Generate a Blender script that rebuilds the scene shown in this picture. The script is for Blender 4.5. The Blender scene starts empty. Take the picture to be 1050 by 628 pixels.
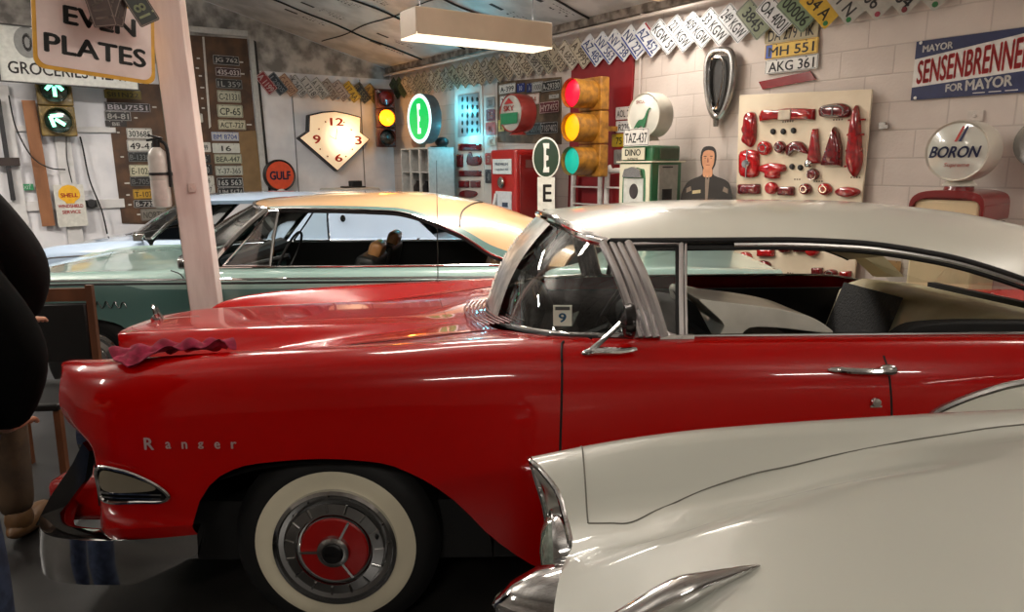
EXPO = -0.08
UP = .9
LAMPS = [(-1.5,-1.2,60,3.0),(1.6,-2.6,50,3.0),(1.6,3.0,24,3.1),(-3.2,3.6,60,3.2),(4.5,.4,20,2.95),(1.6,7.2,105,3.6),(-1.8,7.4,190,3.7),(4.6,4.6,36,3.15)]
import bpy, bmesh, math, random
import numpy as np
from mathutils import Vector, Matrix
random.seed(7)
SC = bpy.context.scene
COL = SC.collection
PI = math.pi
sin, cos = math.sin, math.cos
# ------------------------------------------------------------------ camera model of the photograph
FPX, TH, RO, EYE = 715.0, math.radians(11.6), math.radians(0.5), 1.63
FWD = Vector((0, cos(TH), -sin(TH))); R0 = Vector((1, 0, 0)); U0 = Vector((0, sin(TH), cos(TH)))
RT = R0*cos(RO) - U0*sin(RO); UPV = R0*sin(RO) + U0*cos(RO)
def ray(x, y): return FWD + RT*((x-525)/FPX) - UPV*((y-314)/FPX)
def at_y(x, y, Y):
    d = ray(x, y); t = Y/d.y; return Vector((d.x*t, Y, EYE+d.z*t))
class Wall:
    def __init__(s, nx, ny, dist): s.n = Vector((nx, ny, 0)); s.d = dist; s.r = Vector((ny, -nx, 0)); s.rot = math.atan2(-nx, ny)
    def at(s, x, y, off=0.0):
        d = ray(x, y); t = (s.d-off)/(d.dot(s.n)); return Vector((d.x*t, d.y*t, EYE+d.z*t))
    def uz(s, p): return (p.dot(s.r), p.z)
    def pt(s, u, z, off=0.0):
        p = s.n*(s.d-off)+s.r*u; p.z = z; return p
    def size(s, cx, cy, w, h, off=0.0):
        a = s.uz(s.at(cx-w/2, cy, off)); b = s.uz(s.at(cx+w/2, cy, off))
        c = s.uz(s.at(cx, cy-h/2, off)); d = s.uz(s.at(cx, cy+h/2, off))
        return abs(b[0]-a[0]), abs(c[1]-d[1])
AW = math.radians(36.4)
WR = Wall(cos(AW), sin(AW), 5.5)       # block wall on the right
WL = Wall(-sin(AW), cos(AW), 10.75)    # wall behind, left of the corner
# ------------------------------------------------------------------ materials
def lin(c):
    c /= 255.0
    return c/12.92 if c <= .04045 else ((c+.055)/1.055)**2.4
def L3(rgb): return tuple(lin(c) for c in rgb)
_m = {}
def mat(name, rgb=(200,200,200), rough=.5, metal=0, coat=0, var=.05, scale=5, bump=0, bscale=60, emit=None, es=0, detail=3, spec=.5):
    if name in _m: return _m[name]
    m = bpy.data.materials.new(name); m.use_nodes = True; _m[name] = m
    nt = m.node_tree; N = nt.nodes; L = nt.links; p = N['Principled BSDF']
    tc = N.new('ShaderNodeTexCoord'); c = L3(rgb)
    if var:
        nz = N.new('ShaderNodeTexNoise'); nz.inputs['Scale'].default_value = scale; nz.inputs['Detail'].default_value = detail
        L.new(tc.outputs['Object'], nz.inputs['Vector'])
        rp = N.new('ShaderNodeValToRGB'); e = rp.color_ramp.elements
        e[0].position = .3; e[1].position = .7
        e[0].color = tuple(max(0, k*(1-var*2)) for k in c)+(1,); e[1].color = tuple(min(1, k*(1+var)) for k in c)+(1,)
        L.new(nz.outputs['Fac'], rp.inputs['Fac']); L.new(rp.outputs['Color'], p.inputs['Base Color'])
    else: p.inputs['Base Color'].default_value = c+(1,)
    p.inputs['Roughness'].default_value = rough; p.inputs['Metallic'].default_value = metal
    p.inputs['Coat Weight'].default_value = coat; p.inputs['Coat Roughness'].default_value = .03
    p.inputs['Specular IOR Level'].default_value = spec
    if bump:
        b = N.new('ShaderNodeBump'); b.inputs['Strength'].default_value = bump; b.inputs['Distance'].default_value = .01
        n2 = N.new('ShaderNodeTexNoise'); n2.inputs['Scale'].default_value = bscale; n2.inputs['Detail'].default_value = 4
        L.new(tc.outputs['Object'], n2.inputs['Vector']); L.new(n2.outputs['Fac'], b.inputs['Height']); L.new(b.outputs['Normal'], p.inputs['Normal'])
    if emit:
        p.inputs['Emission Color'].default_value = L3(emit)+(1,); p.inputs['Emission Strength'].default_value = es
    return m
def glassmat(name, tint=(235,240,238), refl=.9, base=.05):
    if name in _m: return _m[name]
    m = bpy.data.materials.new(name); m.use_nodes = True; _m[name] = m
    nt = m.node_tree; N = nt.nodes; L = nt.links; N.remove(N['Principled BSDF'])
    tr = N.new('ShaderNodeBsdfTransparent'); tr.inputs['Color'].default_value = L3(tint)+(1,)
    gl = N.new('ShaderNodeBsdfGlossy'); gl.inputs['Roughness'].default_value = .02; gl.inputs['Color'].default_value = (refl,refl,refl,1)
    fr = N.new('ShaderNodeFresnel'); fr.inputs['IOR'].default_value = 1.5
    ma = N.new('ShaderNodeMath'); ma.operation = 'MULTIPLY_ADD'; ma.inputs[1].default_value = 1.3; ma.inputs[2].default_value = base
    mx = N.new('ShaderNodeMixShader'); L.new(fr.outputs[0], ma.inputs[0]); L.new(ma.outputs[0], mx.inputs[0])
    L.new(tr.outputs[0], mx.inputs[1]); L.new(gl.outputs[0], mx.inputs[2]); L.new(mx.outputs[0], N['Material Output'].inputs[0])
    return m
def paint(r, g, b, rough=.45): return mat('paint_%d_%d_%d' % (r,g,b), (r,g,b), rough, var=.07, scale=20)
CHROME = mat('chrome', (205,205,205), .08, 1, var=.02)
DCHROME = mat('dull_chrome', (165,162,158), .25, 1, var=.06)
BLACK = mat('black_rubber', (14,14,15), .6, var=.1)
GLASS = glassmat('window_glass')
# ------------------------------------------------------------------ mesh builder
_txt = {}
def text_mesh(s, bold=0):
    k = s
    if k in _txt: return _txt[k]
    cu = bpy.data.curves.new('t', 'FONT'); cu.body = s; cu.resolution_u = 3; cu.size = 1
    o = bpy.data.objects.new('t', cu); COL.objects.link(o); bpy.context.view_layer.update()
    me = bpy.data.meshes.new_from_object(o.evaluated_get(bpy.context.evaluated_depsgraph_get()))
    v = [(a.co.x, a.co.y) for a in me.vertices]; f = [tuple(p.vertices) for p in me.polygons]
    bpy.data.objects.remove(o); bpy.data.curves.remove(cu); bpy.data.meshes.remove(me)
    xs = [a[0] for a in v] or [0,1]; ys = [a[1] for a in v] or [0,1]
    r = (v, f, min(xs), max(xs), min(ys), max(ys)); _txt[k] = r
    return r
class G:
    def __init__(s): s.v = []; s.f = []; s.m = []; s.c = 0
    def add(s, vs, fs, mi=None):
        b = len(s.v); s.v += [tuple(v) for v in vs]; s.f += [tuple(b+i for i in f) for f in fs]
        s.m += [s.c if mi is None else mi]*len(fs); return s
    def box(s, c, d, mi=None, M=None):
        x, y, z = (k/2 for k in d)
        vs = [Vector(p) for p in ((-x,-y,-z),(x,-y,-z),(x,y,-z),(-x,y,-z),(-x,-y,z),(x,-y,z),(x,y,z),(-x,y,z))]
        if M is not None: vs = [M @ v for v in vs]
        return s.add([v+Vector(c) for v in vs], [(0,3,2,1),(4,5,6,7),(0,1,5,4),(1,2,6,5),(2,3,7,6),(3,0,4,7)], mi)
    def bar(s, a, b, w, t, mi=None):
        a = Vector(a); b = Vector(b); d = b-a; q = d.to_track_quat('Z', 'Y').to_matrix()
        return s.box((a+b)/2, (w, t, d.length), mi, q)
    def tube(s, path, r, n=8, mi=None, closed=False, caps=True):
        P = [Vector(p) for p in path]; rr = r if isinstance(r, (list, tuple)) else [r]*len(P); vs = []; fs = []; up = None
        for i, p in enumerate(P):
            if closed: d = P[(i+1) % len(P)]-P[i-1]
            else: d = P[min(i+1, len(P)-1)]-P[max(i-1, 0)]
            d.normalize()
            if up is None: up = Vector((0,0,1)) if abs(d.z) < .9 else Vector((1,0,0))
            u = (up-d*up.dot(d)); 
            if u.length < 1e-6: u = d.orthogonal()
            u.normalize(); w = d.cross(u); up = u
            for k in range(n):
                a = 2*PI*k/n; vs.append(p+(u*cos(a)+w*sin(a))*rr[i])
        m = len(P)
        for i in range(m if closed else m-1):
            j = (i+1) % m
            for k in range(n): fs.append((i*n+k, i*n+(k+1) % n, j*n+(k+1) % n, j*n+k))
        if not closed and caps: fs.append(tuple(range(n-1, -1, -1))); fs.append(tuple((m-1)*n+k for k in range(n)))
        return s.add(vs, fs, mi)
    def cyl(s, a, b, r, r2=None, n=24, mi=None): return s.tube([a, b], [r, r if r2 is None else r2], n, mi)
    def lathe(s, prof, c=(0,0,0), axis='y', n=48, mi=None, sx=1, sz=1):
        # prof: list of (radius, offset along axis)
        vs = []; fs = []; c = Vector(c)
        for r, h in prof:
            for k in range(n):
                a = 2*PI*k/n; p, q = r*cos(a)*sx, r*sin(a)*sz
                vs.append(c+Vector({'y':(p,h,q), 'z':(p,q,h), 'x':(h,p,q)}[axis]))
        for i in range(len(prof)-1):
            for k in range(n): fs.append((i*n+k, i*n+(k+1) % n, (i+1)*n+(k+1) % n, (i+1)*n+k))
        if prof[0][0] > 1e-4: fs.append(tuple(range(n)))
        if prof[-1][0] > 1e-4: fs.append(tuple((len(prof)-1)*n+k for k in range(n)))
        return s.add(vs, fs, mi)
    def poly(s, pts, y0, y1, mi=None, taper=1.0):
        # outline in x,z extruded from y0 (front) to y1
        n = len(pts); cx = sum(p[0] for p in pts)/n; cz = sum(p[1] for p in pts)/n
        vs = [(cx+(p[0]-cx)*taper, y0, cz+(p[1]-cz)*taper) for p in pts]+[(p[0], y1, p[1]) for p in pts]
        area = sum(pts[i][0]*pts[(i+1)%n][1]-pts[(i+1)%n][0]*pts[i][1] for i in range(n))
        idx = list(range(n)) if area > 0 else list(range(n-1, -1, -1))
        fs = [tuple(idx), tuple(n+i for i in reversed(idx))]
        for k in range(n):
            i, j = idx[k], idx[(k+1) % n]; fs.append((j, i, n+i, n+j))
        return s.add(vs, fs, mi)
    def grid(s, fn, nu, nv, mi=None, flip=False, mf=None):
        vs = [fn(i/nu, j/nv) for i in range(nu+1) for j in range(nv+1)]; b = len(s.v); s.v += [tuple(v) for v in vs]
        for i in range(nu):
            for j in range(nv):
                a = b+i*(nv+1)+j; q = (a, a+1, a+nv+2, a+nv+1)
                s.f.append(q[::-1] if flip else q)
                s.m.append(mf(i/nu, j/nv) if mf else (s.c if mi is None else mi))
        return s
    def ell(s, c, r, n=20, mi=None, M=None):
        vs = []; fs = []; h = n//2
        for i in range(h+1):
            t = PI*i/h
            for k in range(n):
                a = 2*PI*k/n; v = Vector((r[0]*sin(t)*cos(a), r[1]*sin(t)*sin(a), r[2]*cos(t)))
                if M is not None: v = M @ v
                vs.append(Vector(c)+v)
        for i in range(h):
            for k in range(n): fs.append((i*n+k, (i+1)*n+k, (i+1)*n+(k+1) % n, i*n+(k+1) % n))
        return s.add(vs, fs, mi)
    def text(s, txt, cx, cz, w, h, y, mi=None, bold=.012, rot=0, slant=0, depth=0):
        v, f, x0, x1, y0, y1 = text_mesh(txt)
        if not f: return s
        if bold > .001:
            n0 = len(v); v2 = []; f2 = []; bx = bold*.9
            for k_, (ox, oy) in enumerate(((-bx,0),(bx,0),(0,bx*.7),(0,-bx*.7))):
                v2 += [(a+ox, b+oy) for a, b in v]; f2 += [tuple(i+n0*k_ for i in q) for q in f]
            v, f = v2, f2; x0 -= bx; x1 += bx; y0 -= bx*.7; y1 += bx*.7
        kx = w/max(1e-6, x1-x0); kz = h/max(1e-6, y1-y0); cr, sr = cos(rot), sin(rot); vs = []
        for a, b in v:
            p = (a-(x0+x1)/2)*kx; q = (b-(y0+y1)/2)*kz; p += q*slant
            vs.append((cx+p*cr-q*sr, y, cz+p*sr+q*cr))
        return s.add(vs, f, mi)
    def xf(s, M, start=0):
        for i in range(start, len(s.v)): s.v[i] = tuple(M @ Vector(s.v[i]))
        return s
    def obj(s, name, mats, parent=None, ang=35, bevel=0, merge=False, loc=None, rotz=None, bseg=2):
        me = bpy.data.meshes.new(name); me.from_pydata(s.v, [], s.f)
        if not isinstance(mats, (list, tuple)): mats = [mats]
        for m in mats: me.materials.append(m)
        me.polygons.foreach_set('material_index', s.m)
        if merge:
            bm = bmesh.new(); bm.from_mesh(me); bmesh.ops.remove_doubles(bm, verts=bm.verts, dist=.0008)
            bmesh.ops.recalc_face_normals(bm, faces=bm.faces); bm.to_mesh(me); bm.free()
        me.validate(); me.shade_smooth()
        me.set_sharp_from_angle(angle=math.radians(ang))
        o = bpy.data.objects.new(name, me); COL.objects.link(o)
        if parent: o.parent = parent
        if loc is not None: o.location = loc
        if rotz is not None: o.rotation_euler = (0, 0, rotz)
        if bevel:
            b = o.modifiers.new('b', 'BEVEL'); b.width = bevel; b.segments = bseg; b.limit_method = 'ANGLE'; b.angle_limit = math.radians(40)
        return o
def tag(o, label=None, cat=None, group=None, kind=None):
    if label: o['label'] = label
    if cat: o['category'] = cat
    if group: o['group'] = group
    if kind: o['kind'] = kind
    return o
def thing(name, label, cat, group=None, loc=(0,0,0), rotz=0):
    o = bpy.data.objects.new(name, None); COL.objects.link(o); o.location = loc; o.rotation_euler = (0,0,rotz); o.empty_display_size = .1
    return tag(o, label, cat, group)
def rrect(w, h, r, n=5, cx=0, cz=0):
    pts = []
    for sx, sz, a0 in ((1,1,0),(-1,1,PI/2),(-1,-1,PI),(1,-1,1.5*PI)):
        for k in range(n+1):
            a = a0+PI/2*k/n; pts.append((cx+sx*(w/2-r)+r*cos(a), cz+sz*(h/2-r)+r*sin(a)))
    return pts
def smooth_pts(pts, closed=True, n=4):
    out = []; m = len(pts); rng = range(m if closed else m-1)
    for i in rng:
        g = (lambda k: Vector(pts[k % m])) if closed else (lambda k: Vector(pts[max(0, min(m-1, k))]))
        p0, p1, p2, p3 = g(i-1), g(i), g(i+1), g(i+2)
        for k in range(n):
            t = k/n; out.append(tuple(.5*((2*p1)+(p2-p0)*t+(2*p0-5*p1+4*p2-p3)*t*t+(3*p1-p0-3*p2+p3)*t**3)))
    if not closed: out.append(tuple(pts[-1]))
    return out
def curve1(tab):
    xs = [a[0] for a in tab]; ys = [a[1] for a in tab]; n = len(xs)
    d = [(ys[i+1]-ys[i])/(xs[i+1]-xs[i]) for i in range(n-1)]; m = [0]*n
    m[0] = d[0]; m[-1] = d[-1]
    for i in range(1, n-1):
        if d[i-1]*d[i] > 0:
            w1 = 2*(xs[i+1]-xs[i])+(xs[i]-xs[i-1]); w2 = (xs[i+1]-xs[i])+2*(xs[i]-xs[i-1]); m[i] = (w1+w2)/(w1/d[i-1]+w2/d[i])
    def f(x):
        if x <= xs[0]: return ys[0]
        if x >= xs[-1]: return ys[-1]
        i = 0
        while x > xs[i+1]: i += 1
        h = xs[i+1]-xs[i]; t = (x-xs[i])/h
        return ys[i]*(1+2*t)*(1-t)**2+h*m[i]*t*(1-t)**2+ys[i+1]*t*t*(3-2*t)+h*m[i+1]*t*t*(t-1)
    return f
def table2(cols, rows):
    fs = [curve1([(r[0], r[1+k]) for r in rows]) for k in range(len(cols))]
    cache = {}
    def f(x, w):
        x = round(x, 5)
        if x not in cache: cache[x] = curve1([(cols[k], fs[k](x)) for k in range(len(cols))])
        return cache[x](w)
    return f
def lerp(a, b, t): return a+(b-a)*t
# ------------------------------------------------------------------ the room
def wallmat_block():
    m = bpy.data.materials.new('painted_block'); m.use_nodes = True
    nt = m.node_tree; N = nt.nodes; L = nt.links; p = N['Principled BSDF']
    tc = N.new('ShaderNodeTexCoord'); mp = N.new('ShaderNodeMapping'); mp.inputs['Rotation'].default_value = (math.radians(90), 0, 0)
    br = N.new('ShaderNodeTexBrick'); br.inputs['Scale'].default_value = 1; br.inputs['Brick Width'].default_value = .41; br.inputs['Row Height'].default_value = .205
    br.inputs['Mortar Size'].default_value = .008; br.inputs['Mortar Smooth'].default_value = .6
    L.new(tc.outputs['Object'], mp.inputs[0]); L.new(mp.outputs[0], br.inputs['Vector'])
    br.inputs['Color1'].default_value = L3((200,188,180))+(1,); br.inputs['Color2'].default_value = L3((195,183,175))+(1,); br.inputs['Mortar'].default_value = L3((182,170,162))+(1,)
    nz = N.new('ShaderNodeTexNoise'); nz.inputs['Scale'].default_value = 2.2; nz.inputs['Detail'].default_value = 6; L.new(tc.outputs['Object'], nz.inputs['Vector'])
    mx = N.new('ShaderNodeMix'); mx.data_type = 'RGBA'; mx.blend_type = 'MULTIPLY'; mx.inputs[0].default_value = .25
    rp = N.new('ShaderNodeValToRGB'); rp.color_ramp.elements[0].position = .35; rp.color_ramp.elements[0].color = (.55,.5,.47,1); rp.color_ramp.elements[1].position = .6
    L.new(nz.outputs['Fac'], rp.inputs[0]); L.new(br.outputs['Color'], mx.inputs[6]); L.new(rp.outputs[0], mx.inputs[7]); L.new(mx.outputs[2], p.inputs['Base Color'])
    b = N.new('ShaderNodeBump'); b.inputs['Strength'].default_value = .3; b.inputs['Distance'].default_value = .005; b.invert = True
    n2 = N.new('ShaderNodeTexNoise'); n2.inputs['Scale'].default_value = 40; L.new(tc.outputs['Object'], n2.inputs['Vector'])
    ad = N.new('ShaderNodeMath'); ad.operation = 'ADD'; L.new(br.outputs['Fac'], ad.inputs[0]); L.new(n2.outputs['Fac'], ad.inputs[1])
    L.new(ad.outputs[0], b.inputs['Height']); L.new(b.outputs['Normal'], p.inputs['Normal']); p.inputs['Roughness'].default_value = .55
    return m
def noisy(name, c1, c2, scale, rough=.6, stretch=(1,1,1), lo=.4, hi=.6, metal=0, bump=0, detail=5, coat=0):
    m = bpy.data.materials.new(name); m.use_nodes = True
    nt = m.node_tree; N = nt.nodes; L = nt.links; p = N['Principled BSDF']
    tc = N.new('ShaderNodeTexCoord'); mp = N.new('ShaderNodeMapping'); mp.inputs['Scale'].default_value = stretch
    nz = N.new('ShaderNodeTexNoise'); nz.inputs['Scale'].default_value = scale; nz.inputs['Detail'].default_value = detail
    L.new(tc.outputs['Object'], mp.inputs[0]); L.new(mp.outputs[0], nz.inputs['Vector'])
    rp = N.new('ShaderNodeValToRGB'); e = rp.color_ramp.elements; e[0].position = lo; e[1].position = hi; e[0].color = L3(c1)+(1,); e[1].color = L3(c2)+(1,)
    L.new(nz.outputs['Fac'], rp.inputs[0]); L.new(rp.outputs[0], p.inputs['Base Color']); p.inputs['Roughness'].default_value = rough; p.inputs['Metallic'].default_value = metal
    p.inputs['Coat Weight'].default_value = coat
    if bump:
        b = N.new('ShaderNodeBump'); b.inputs['Strength'].default_value = bump; b.inputs['Distance'].default_value = .01
        L.new(nz.outputs['Fac'], b.inputs['Height']); L.new(b.outputs['Normal'], p.inputs['Normal'])
    return m
ZP = 3.0
CS = .262
def ceil_z(u): return 3.13 + CS*(5.5-u)
S = lambda o: tag(o, kind='structure')
# wall frame helper: local x right, y into the wall, z up
def wframe(W, u, z=0, off=0): return dict(loc=W.pt(u, z, off), rotz=W.rot)
floor_m = noisy('concrete_floor', (26,25,25), (46,45,43), 1.6, .35, bump=.05)
foil = noisy('foil_board', (186,182,178), (214,210,206), 3.0, .45, metal=.08, bump=.25)
grime = noisy('grimy_plaster', (118,115,112), (186,182,178), 4, .7)
whitewall_m = noisy('white_painted_board', (204,204,210), (224,223,227), 2.0, .55, bump=.1)
U0_, V0_ = -8.0, -5.0
cor = lambda u, v: WR.n*u + WL.n*v
# floor
g = G(); P = [cor(U0_-.1, V0_-.1), cor(5.6, V0_-.1), cor(5.6, 10.9), cor(U0_-.1, 10.9)]
g.add([(p.x, p.y, 0) for p in P]+[(p.x, p.y, -.1) for p in P], [(0,1,2,3),(7,6,5,4),(0,4,5,1),(1,5,6,2),(2,6,7,3),(3,7,4,0)]); S(g.obj('floor', floor_m))
def slab(u0, v0, u1, v1, name, m, ztop=None):
    P = [cor(u0,v0), cor(u1,v0), cor(u1,v1), cor(u0,v1)]; us = [u0,u1,u1,u0]
    zt = [ceil_z(u)+.05 for u in us] if ztop is None else [ztop]*4
    g = G(); g.add([(p.x,p.y,0) for p in P]+[(P[i].x,P[i].y,zt[i]) for i in range(4)], [(3,2,1,0),(4,5,6,7),(0,1,5,4),(1,2,6,5),(2,3,7,6),(3,0,4,7)])
    return S(g.obj(name, m))
# right block wall: own frame so that the block courses follow it
pr = WR.r; 
def wall_obj(W, u0, u1, z_at, name, m, th=.15):
    # u0,u1 along W.r; local coords
    g = G(); c = (u0+u1)/2; h = (u1-u0)/2
    zs = (z_at(u0), z_at(u1))
    g.add([(-h,0,0),(h,0,0),(h,th,0),(-h,th,0),(-h,0,zs[0]),(h,0,zs[1]),(h,th,zs[1]),(-h,th,zs[0])], [(0,3,2,1),(4,5,6,7),(0,1,5,4),(1,2,6,5),(2,3,7,6),(3,0,4,7)])
    return S(g.obj(name, m, loc=W.pt(c, 0), rotz=W.rot))
# along WR.r : coordinate = p.WR.r ; WL.n = -WR.r  -> v = -coordinate
wall_obj(WR, -10.75, -V0_, lambda u: 3.2, 'wall_right', wallmat_block())
# along WL.r = WR.n -> coordinate = u
wall_obj(WL, U0_, 5.65, lambda u: ceil_z(u)+.05, 'wall_left', whitewall_m)
dimwall = noisy('dim_garage_wall', (176,170,164), (198,192,186), 1.5, .7)
slab(U0_-.15, V0_, U0_, 10.9, 'wall_far_left', dimwall)
slab(U0_-.15, V0_-.15, 5.65, V0_, 'wall_behind', dimwall)
# ceiling (sloping foil faced boards)
g = G(); th = .06
P = [(u, v) for u, v in ((U0_,V0_),(5.5,V0_),(5.5,10.75),(U0_,10.75))]
lo = [(cor(u,v).x, cor(u,v).y, ceil_z(u)) for u, v in P]; hi = [(a,b,c+th) for a,b,c in lo]
g.add(lo+hi, [(0,3,2,1),(4,5,6,7),(0,1,5,4),(1,2,6,5),(2,3,7,6),(3,0,4,7)])
ceiling = S(g.obj('ceiling', foil))
def cpt(u, v, d=.004):
    p = cor(u, v); return Vector((p.x, p.y, ceil_z(u)-d))
# board seams and printing on the ceiling
seam = mat('dark_seam', (40,37,36), .8); ink = mat('printed_ink', (52,48,47), .7)
g = G()
for v in np.arange(-3.9, 10.7, 1.22):
    path = [cpt(u, v+.03*sin(u*3+v*2)+.02*sin(u*7.3), .012) for u in np.arange(-7.9, 5.5, .12)]
    g.tube(path, .012, 5)
for u in (-5.3, -2.9, -.5, 1.9, 4.3):
    path = [cpt(u+.02*sin(v*4), v, .008) for v in np.arange(-4.9, 10.7, .15)]
    g.tube(path, .007, 4)
S(g.obj('ceiling_seam', seam, ceiling))
g = G(); rnd = random.Random(3)
for v in np.arange(3.0, 10.3, .61):
    for u in np.arange(-2.6, 5.0, 1.22):
        u_ = u+rnd.uniform(-.2,.2); v_ = v+rnd.uniform(-.12,.12)
        def q(a0, b0, a1, b1):
            g.add([cpt(a0,b0,.003),cpt(a1,b0,.003),cpt(a1,b1,.003),cpt(a0,b1,.003)], [(0,3,2,1)])
        q(u_, v_, u_+.17, v_+.06)
        for k in range(3):
            for j in range(7):
                if rnd.random() < .75: q(u_+.25+j*.045, v_-.05+k*.05, u_+.25+j*.045+rnd.uniform(.015,.035), v_-.05+k*.05+(.03 if k == 2 else .012))
S(g.obj('ceiling_print', ink, ceiling))
# grimy timber band above the left wall panels, and trim
def on_wall(W, pts_px, off0, off1, name, m, kind=None, parent=None):
    P = [W.uz(W.at(x, y)) for x, y in pts_px]; c = (sum(p[0] for p in P)/len(P), sum(p[1] for p in P)/len(P))
    g = G(); g.poly([(p[0]-c[0], p[1]-c[1]) for p in P], -off1, -off0); o = g.obj(name, m, loc=W.pt(c[0], c[1]), rotz=W.rot)
    return o
g = G(); zz = WL.uz(WL.at(300, 78))[1]
def ux(W, x, y): return W.uz(W.at(x, y))
ua = ux(WL, 60, 60)[0]; ub = 5.5
zb = ux(WL, 300, 75)[1]
pts = [(U0_, zb), (5.48, zb), (5.48, ceil_z(5.48)-.01), (U0_, ceil_z(U0_)-.01)]
g.poly([(a-1, b-3) for a, b in pts], -.005, -.001); o = g.obj('trim_1', grime, loc=WL.pt(1, 3), rotz=WL.rot); S(o)
# thin seams of the white wall panels
g = G()
for x in (303, 372):
    u, z = ux(WL, x, 150); g.box((u-2, -.006, 1.5), (.012, .012, 2.9))
for x in (455,):
    pass
S(g.obj('trim_2', mat('panel_gap', (120,118,122), .7), loc=WL.pt(2, 0), rotz=WL.rot))
# horizontal board edges at the far left of the wall
g = G(); wtrim = mat('white_trim', (206,204,204), .5, var=.08)
u0 = U0_; u1 = ux(WL, 118, 130)[0]; za = ux(WL, 80, 133)[1]; zc = ux(WL, 80, 210)[1]
g.box(((u0+u1)/2+3, -.02, za), (u1-u0, .03, .07)); g.box(((u0+u1)/2+3, -.02, zc), (u1-u0, .03, .12))
u2 = ux(WL, 66, 160)[0]; g.box((u2+3, -.035, 1.1), (.17, .06, 2.0)); g.box((ux(WL, 12, 160)[0]+3, -.03, 1.3), (.14, .06, 2.6))
S(g.obj('trim_3', wtrim, loc=WL.pt(-3, 0), rotz=WL.rot, bevel=.004))
# beam and pipe along the top of the block wall
beamm = noisy('rough_beam', (92,82,74), (150,140,130), 9, .8, bump=.3)
g = G(); g.box((0, -.05, 0), (15.7, .1, .10)); S(g.obj('trim_4', beamm, loc=WR.pt(-2.9, 3.12), rotz=WR.rot, bevel=.004))
pipem = mat('painted_pipe', (196,184,176), .45)
g = G(); g.tube([(-7.8,-.13,0),(7.8,-.13,0)], .017, 10)
for k in np.arange(-7, 7.5, 1.6): g.box((k, -.08, .02), (.02, .1, .02))
tag(g.obj('wall_pipe', pipem, loc=WR.pt(-2.9, 3.03), rotz=WR.rot), 'long thin cream pipe running along the top of the block wall above the slanted plates', 'pipe')
# pink-white square timber post
def build_post():
    m1 = noisy('pinkish_post_paint', (212,190,184), (232,214,208), 12, .55, stretch=(1,1,.15), lo=.3, hi=.6, bump=.3)
    m2 = mat('green_grey_paint', (150,158,146), .6, var=.1)
    a = at_y(219, 290, 4.28); b = at_y(189, 290, 4.28); w = a.x-b.x; X = (a.x+b.x)/2-.005
    o = thing('timber_post', 'square timber post painted pinkish white, between the red and the turquoise car', 'post', None, (X+.03, 4.36, 0), .22); o.rotation_euler = (0, math.radians(-1.7), .22)
    g = G(); g.box((0,0,2.0), (w*.93,.17,4.0), 0)
    g.add([(-w*.465-.001,-.085,0),(-w*.465-.001,.085,0),(-w*.465-.001,.085,4),(-w*.465-.001,-.085,4)], [(0,3,2,1)], 1)
    p = g.obj('post_shaft', [m1, m2], o, bevel=.006)
    s = G(); s.box((.02,-.09,1.5), (.04,.012,.055)); s.box((.02,-.1,1.5), (.008,.014,.014)); tag(s.obj('light_switch', mat('pinkswitch', (214,190,182), .4), o, bevel=.002), 'small pink painted switch plate')
    return o
POST = build_post()
u = cor(0,0)
# ------------------------------------------------------------------ cars
def shell(c, name='body'):
    """painted body: top sheet, two sides, nose and tail caps. c: dict of curves. local y: -w is the side near the photographer"""
    yc = 0; we = c['we']; top = c['top']; zb = c['zb']; side = c['side']; xf = c['xf']; xc = c['xc']; xr = c['xr']; xt = c['xt']
    g = G(); NW = 56
    def tsp(t): return t*t*(.6)+t*.4 if False else t
    # front deck
    nt = 46
    def ft(t, a):
        om = a*2-1; tt = t**1.35; x = lerp(xf(abs(om)), xc(abs(om)), tt); return (x, om*we(x), top(x, abs(om)))
    g.grid(ft, nt, NW)
    # side shoulders beside the cabin
    xs0 = [lerp(xf(1), xc(1), (i/nt)**1.35) for i in range(nt+1)]
    nm = 36; xs1 = [lerp(xc(1), xr(1), (i+1)/nm) for i in range(nm)]
    nr = 24; xs2 = [lerp(xr(1), xt(1), (i+1)/nr) for i in range(nr)]
    bi = c['belt_in']
    for s in (-1, 1):
        def sh(t, a):
            x = lerp(xc(1), xr(1), t); om = lerp(bi, 1, a); return (x, s*om*we(x), top(x, om))
        g.grid(sh, nm, 6, flip=(s < 0))
        XS = xs0+xs1+xs2
        def sd(t, a):
            x = XS[int(round(t*(len(XS)-1)))]; ze = top(x, 1.0); z0 = min(zb(x), ze-.02); z = lerp(ze, z0, a)
            return (x, s*(we(x)+side(x, ze-z, z)*min(1, we(x)/c['W'])**3), z)
        g.grid(sd, len(XS)-1, 34, flip=(s > 0), mf=c.get('side_mat'))
    def rt(t, a):
        om = a*2-1; x = lerp(xr(abs(om)), xt(abs(om)), t); return (x, om*we(x), top(x, abs(om)))
    g.grid(rt, nr, NW, mi=c.get('deck_mi', 0))
    # nose and tail caps
    def nose(a, b):
        om = a*2-1; x = xf(abs(om)); z = lerp(top(x, abs(om)), max(zb(x), c['nose_z']), b); bul = c['nose_in'](b)
        zz = z; ww = om*we(x)+ (1 if om > 0 else -1)*(side(x, top(x,1)-z, z)*min(1, we(x)/c['W'])**3)*abs(om)**8
        return (x+bul*(1-abs(om)**10), ww, zz)
    g.grid(nose, 48, 14, mi=0)
    def tail(a, b):
        om = a*2-1; x = xt(abs(om)); z = lerp(top(x, abs(om)), zb(x), b)
        return (x, om*we(x)+(1 if om > 0 else -1)*(side(x, top(x,1)-z, z)*min(1, we(x)/c['W'])**3)*abs(om)**8, z)
    g.grid(tail, 48, 10, flip=True)
    return g
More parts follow.
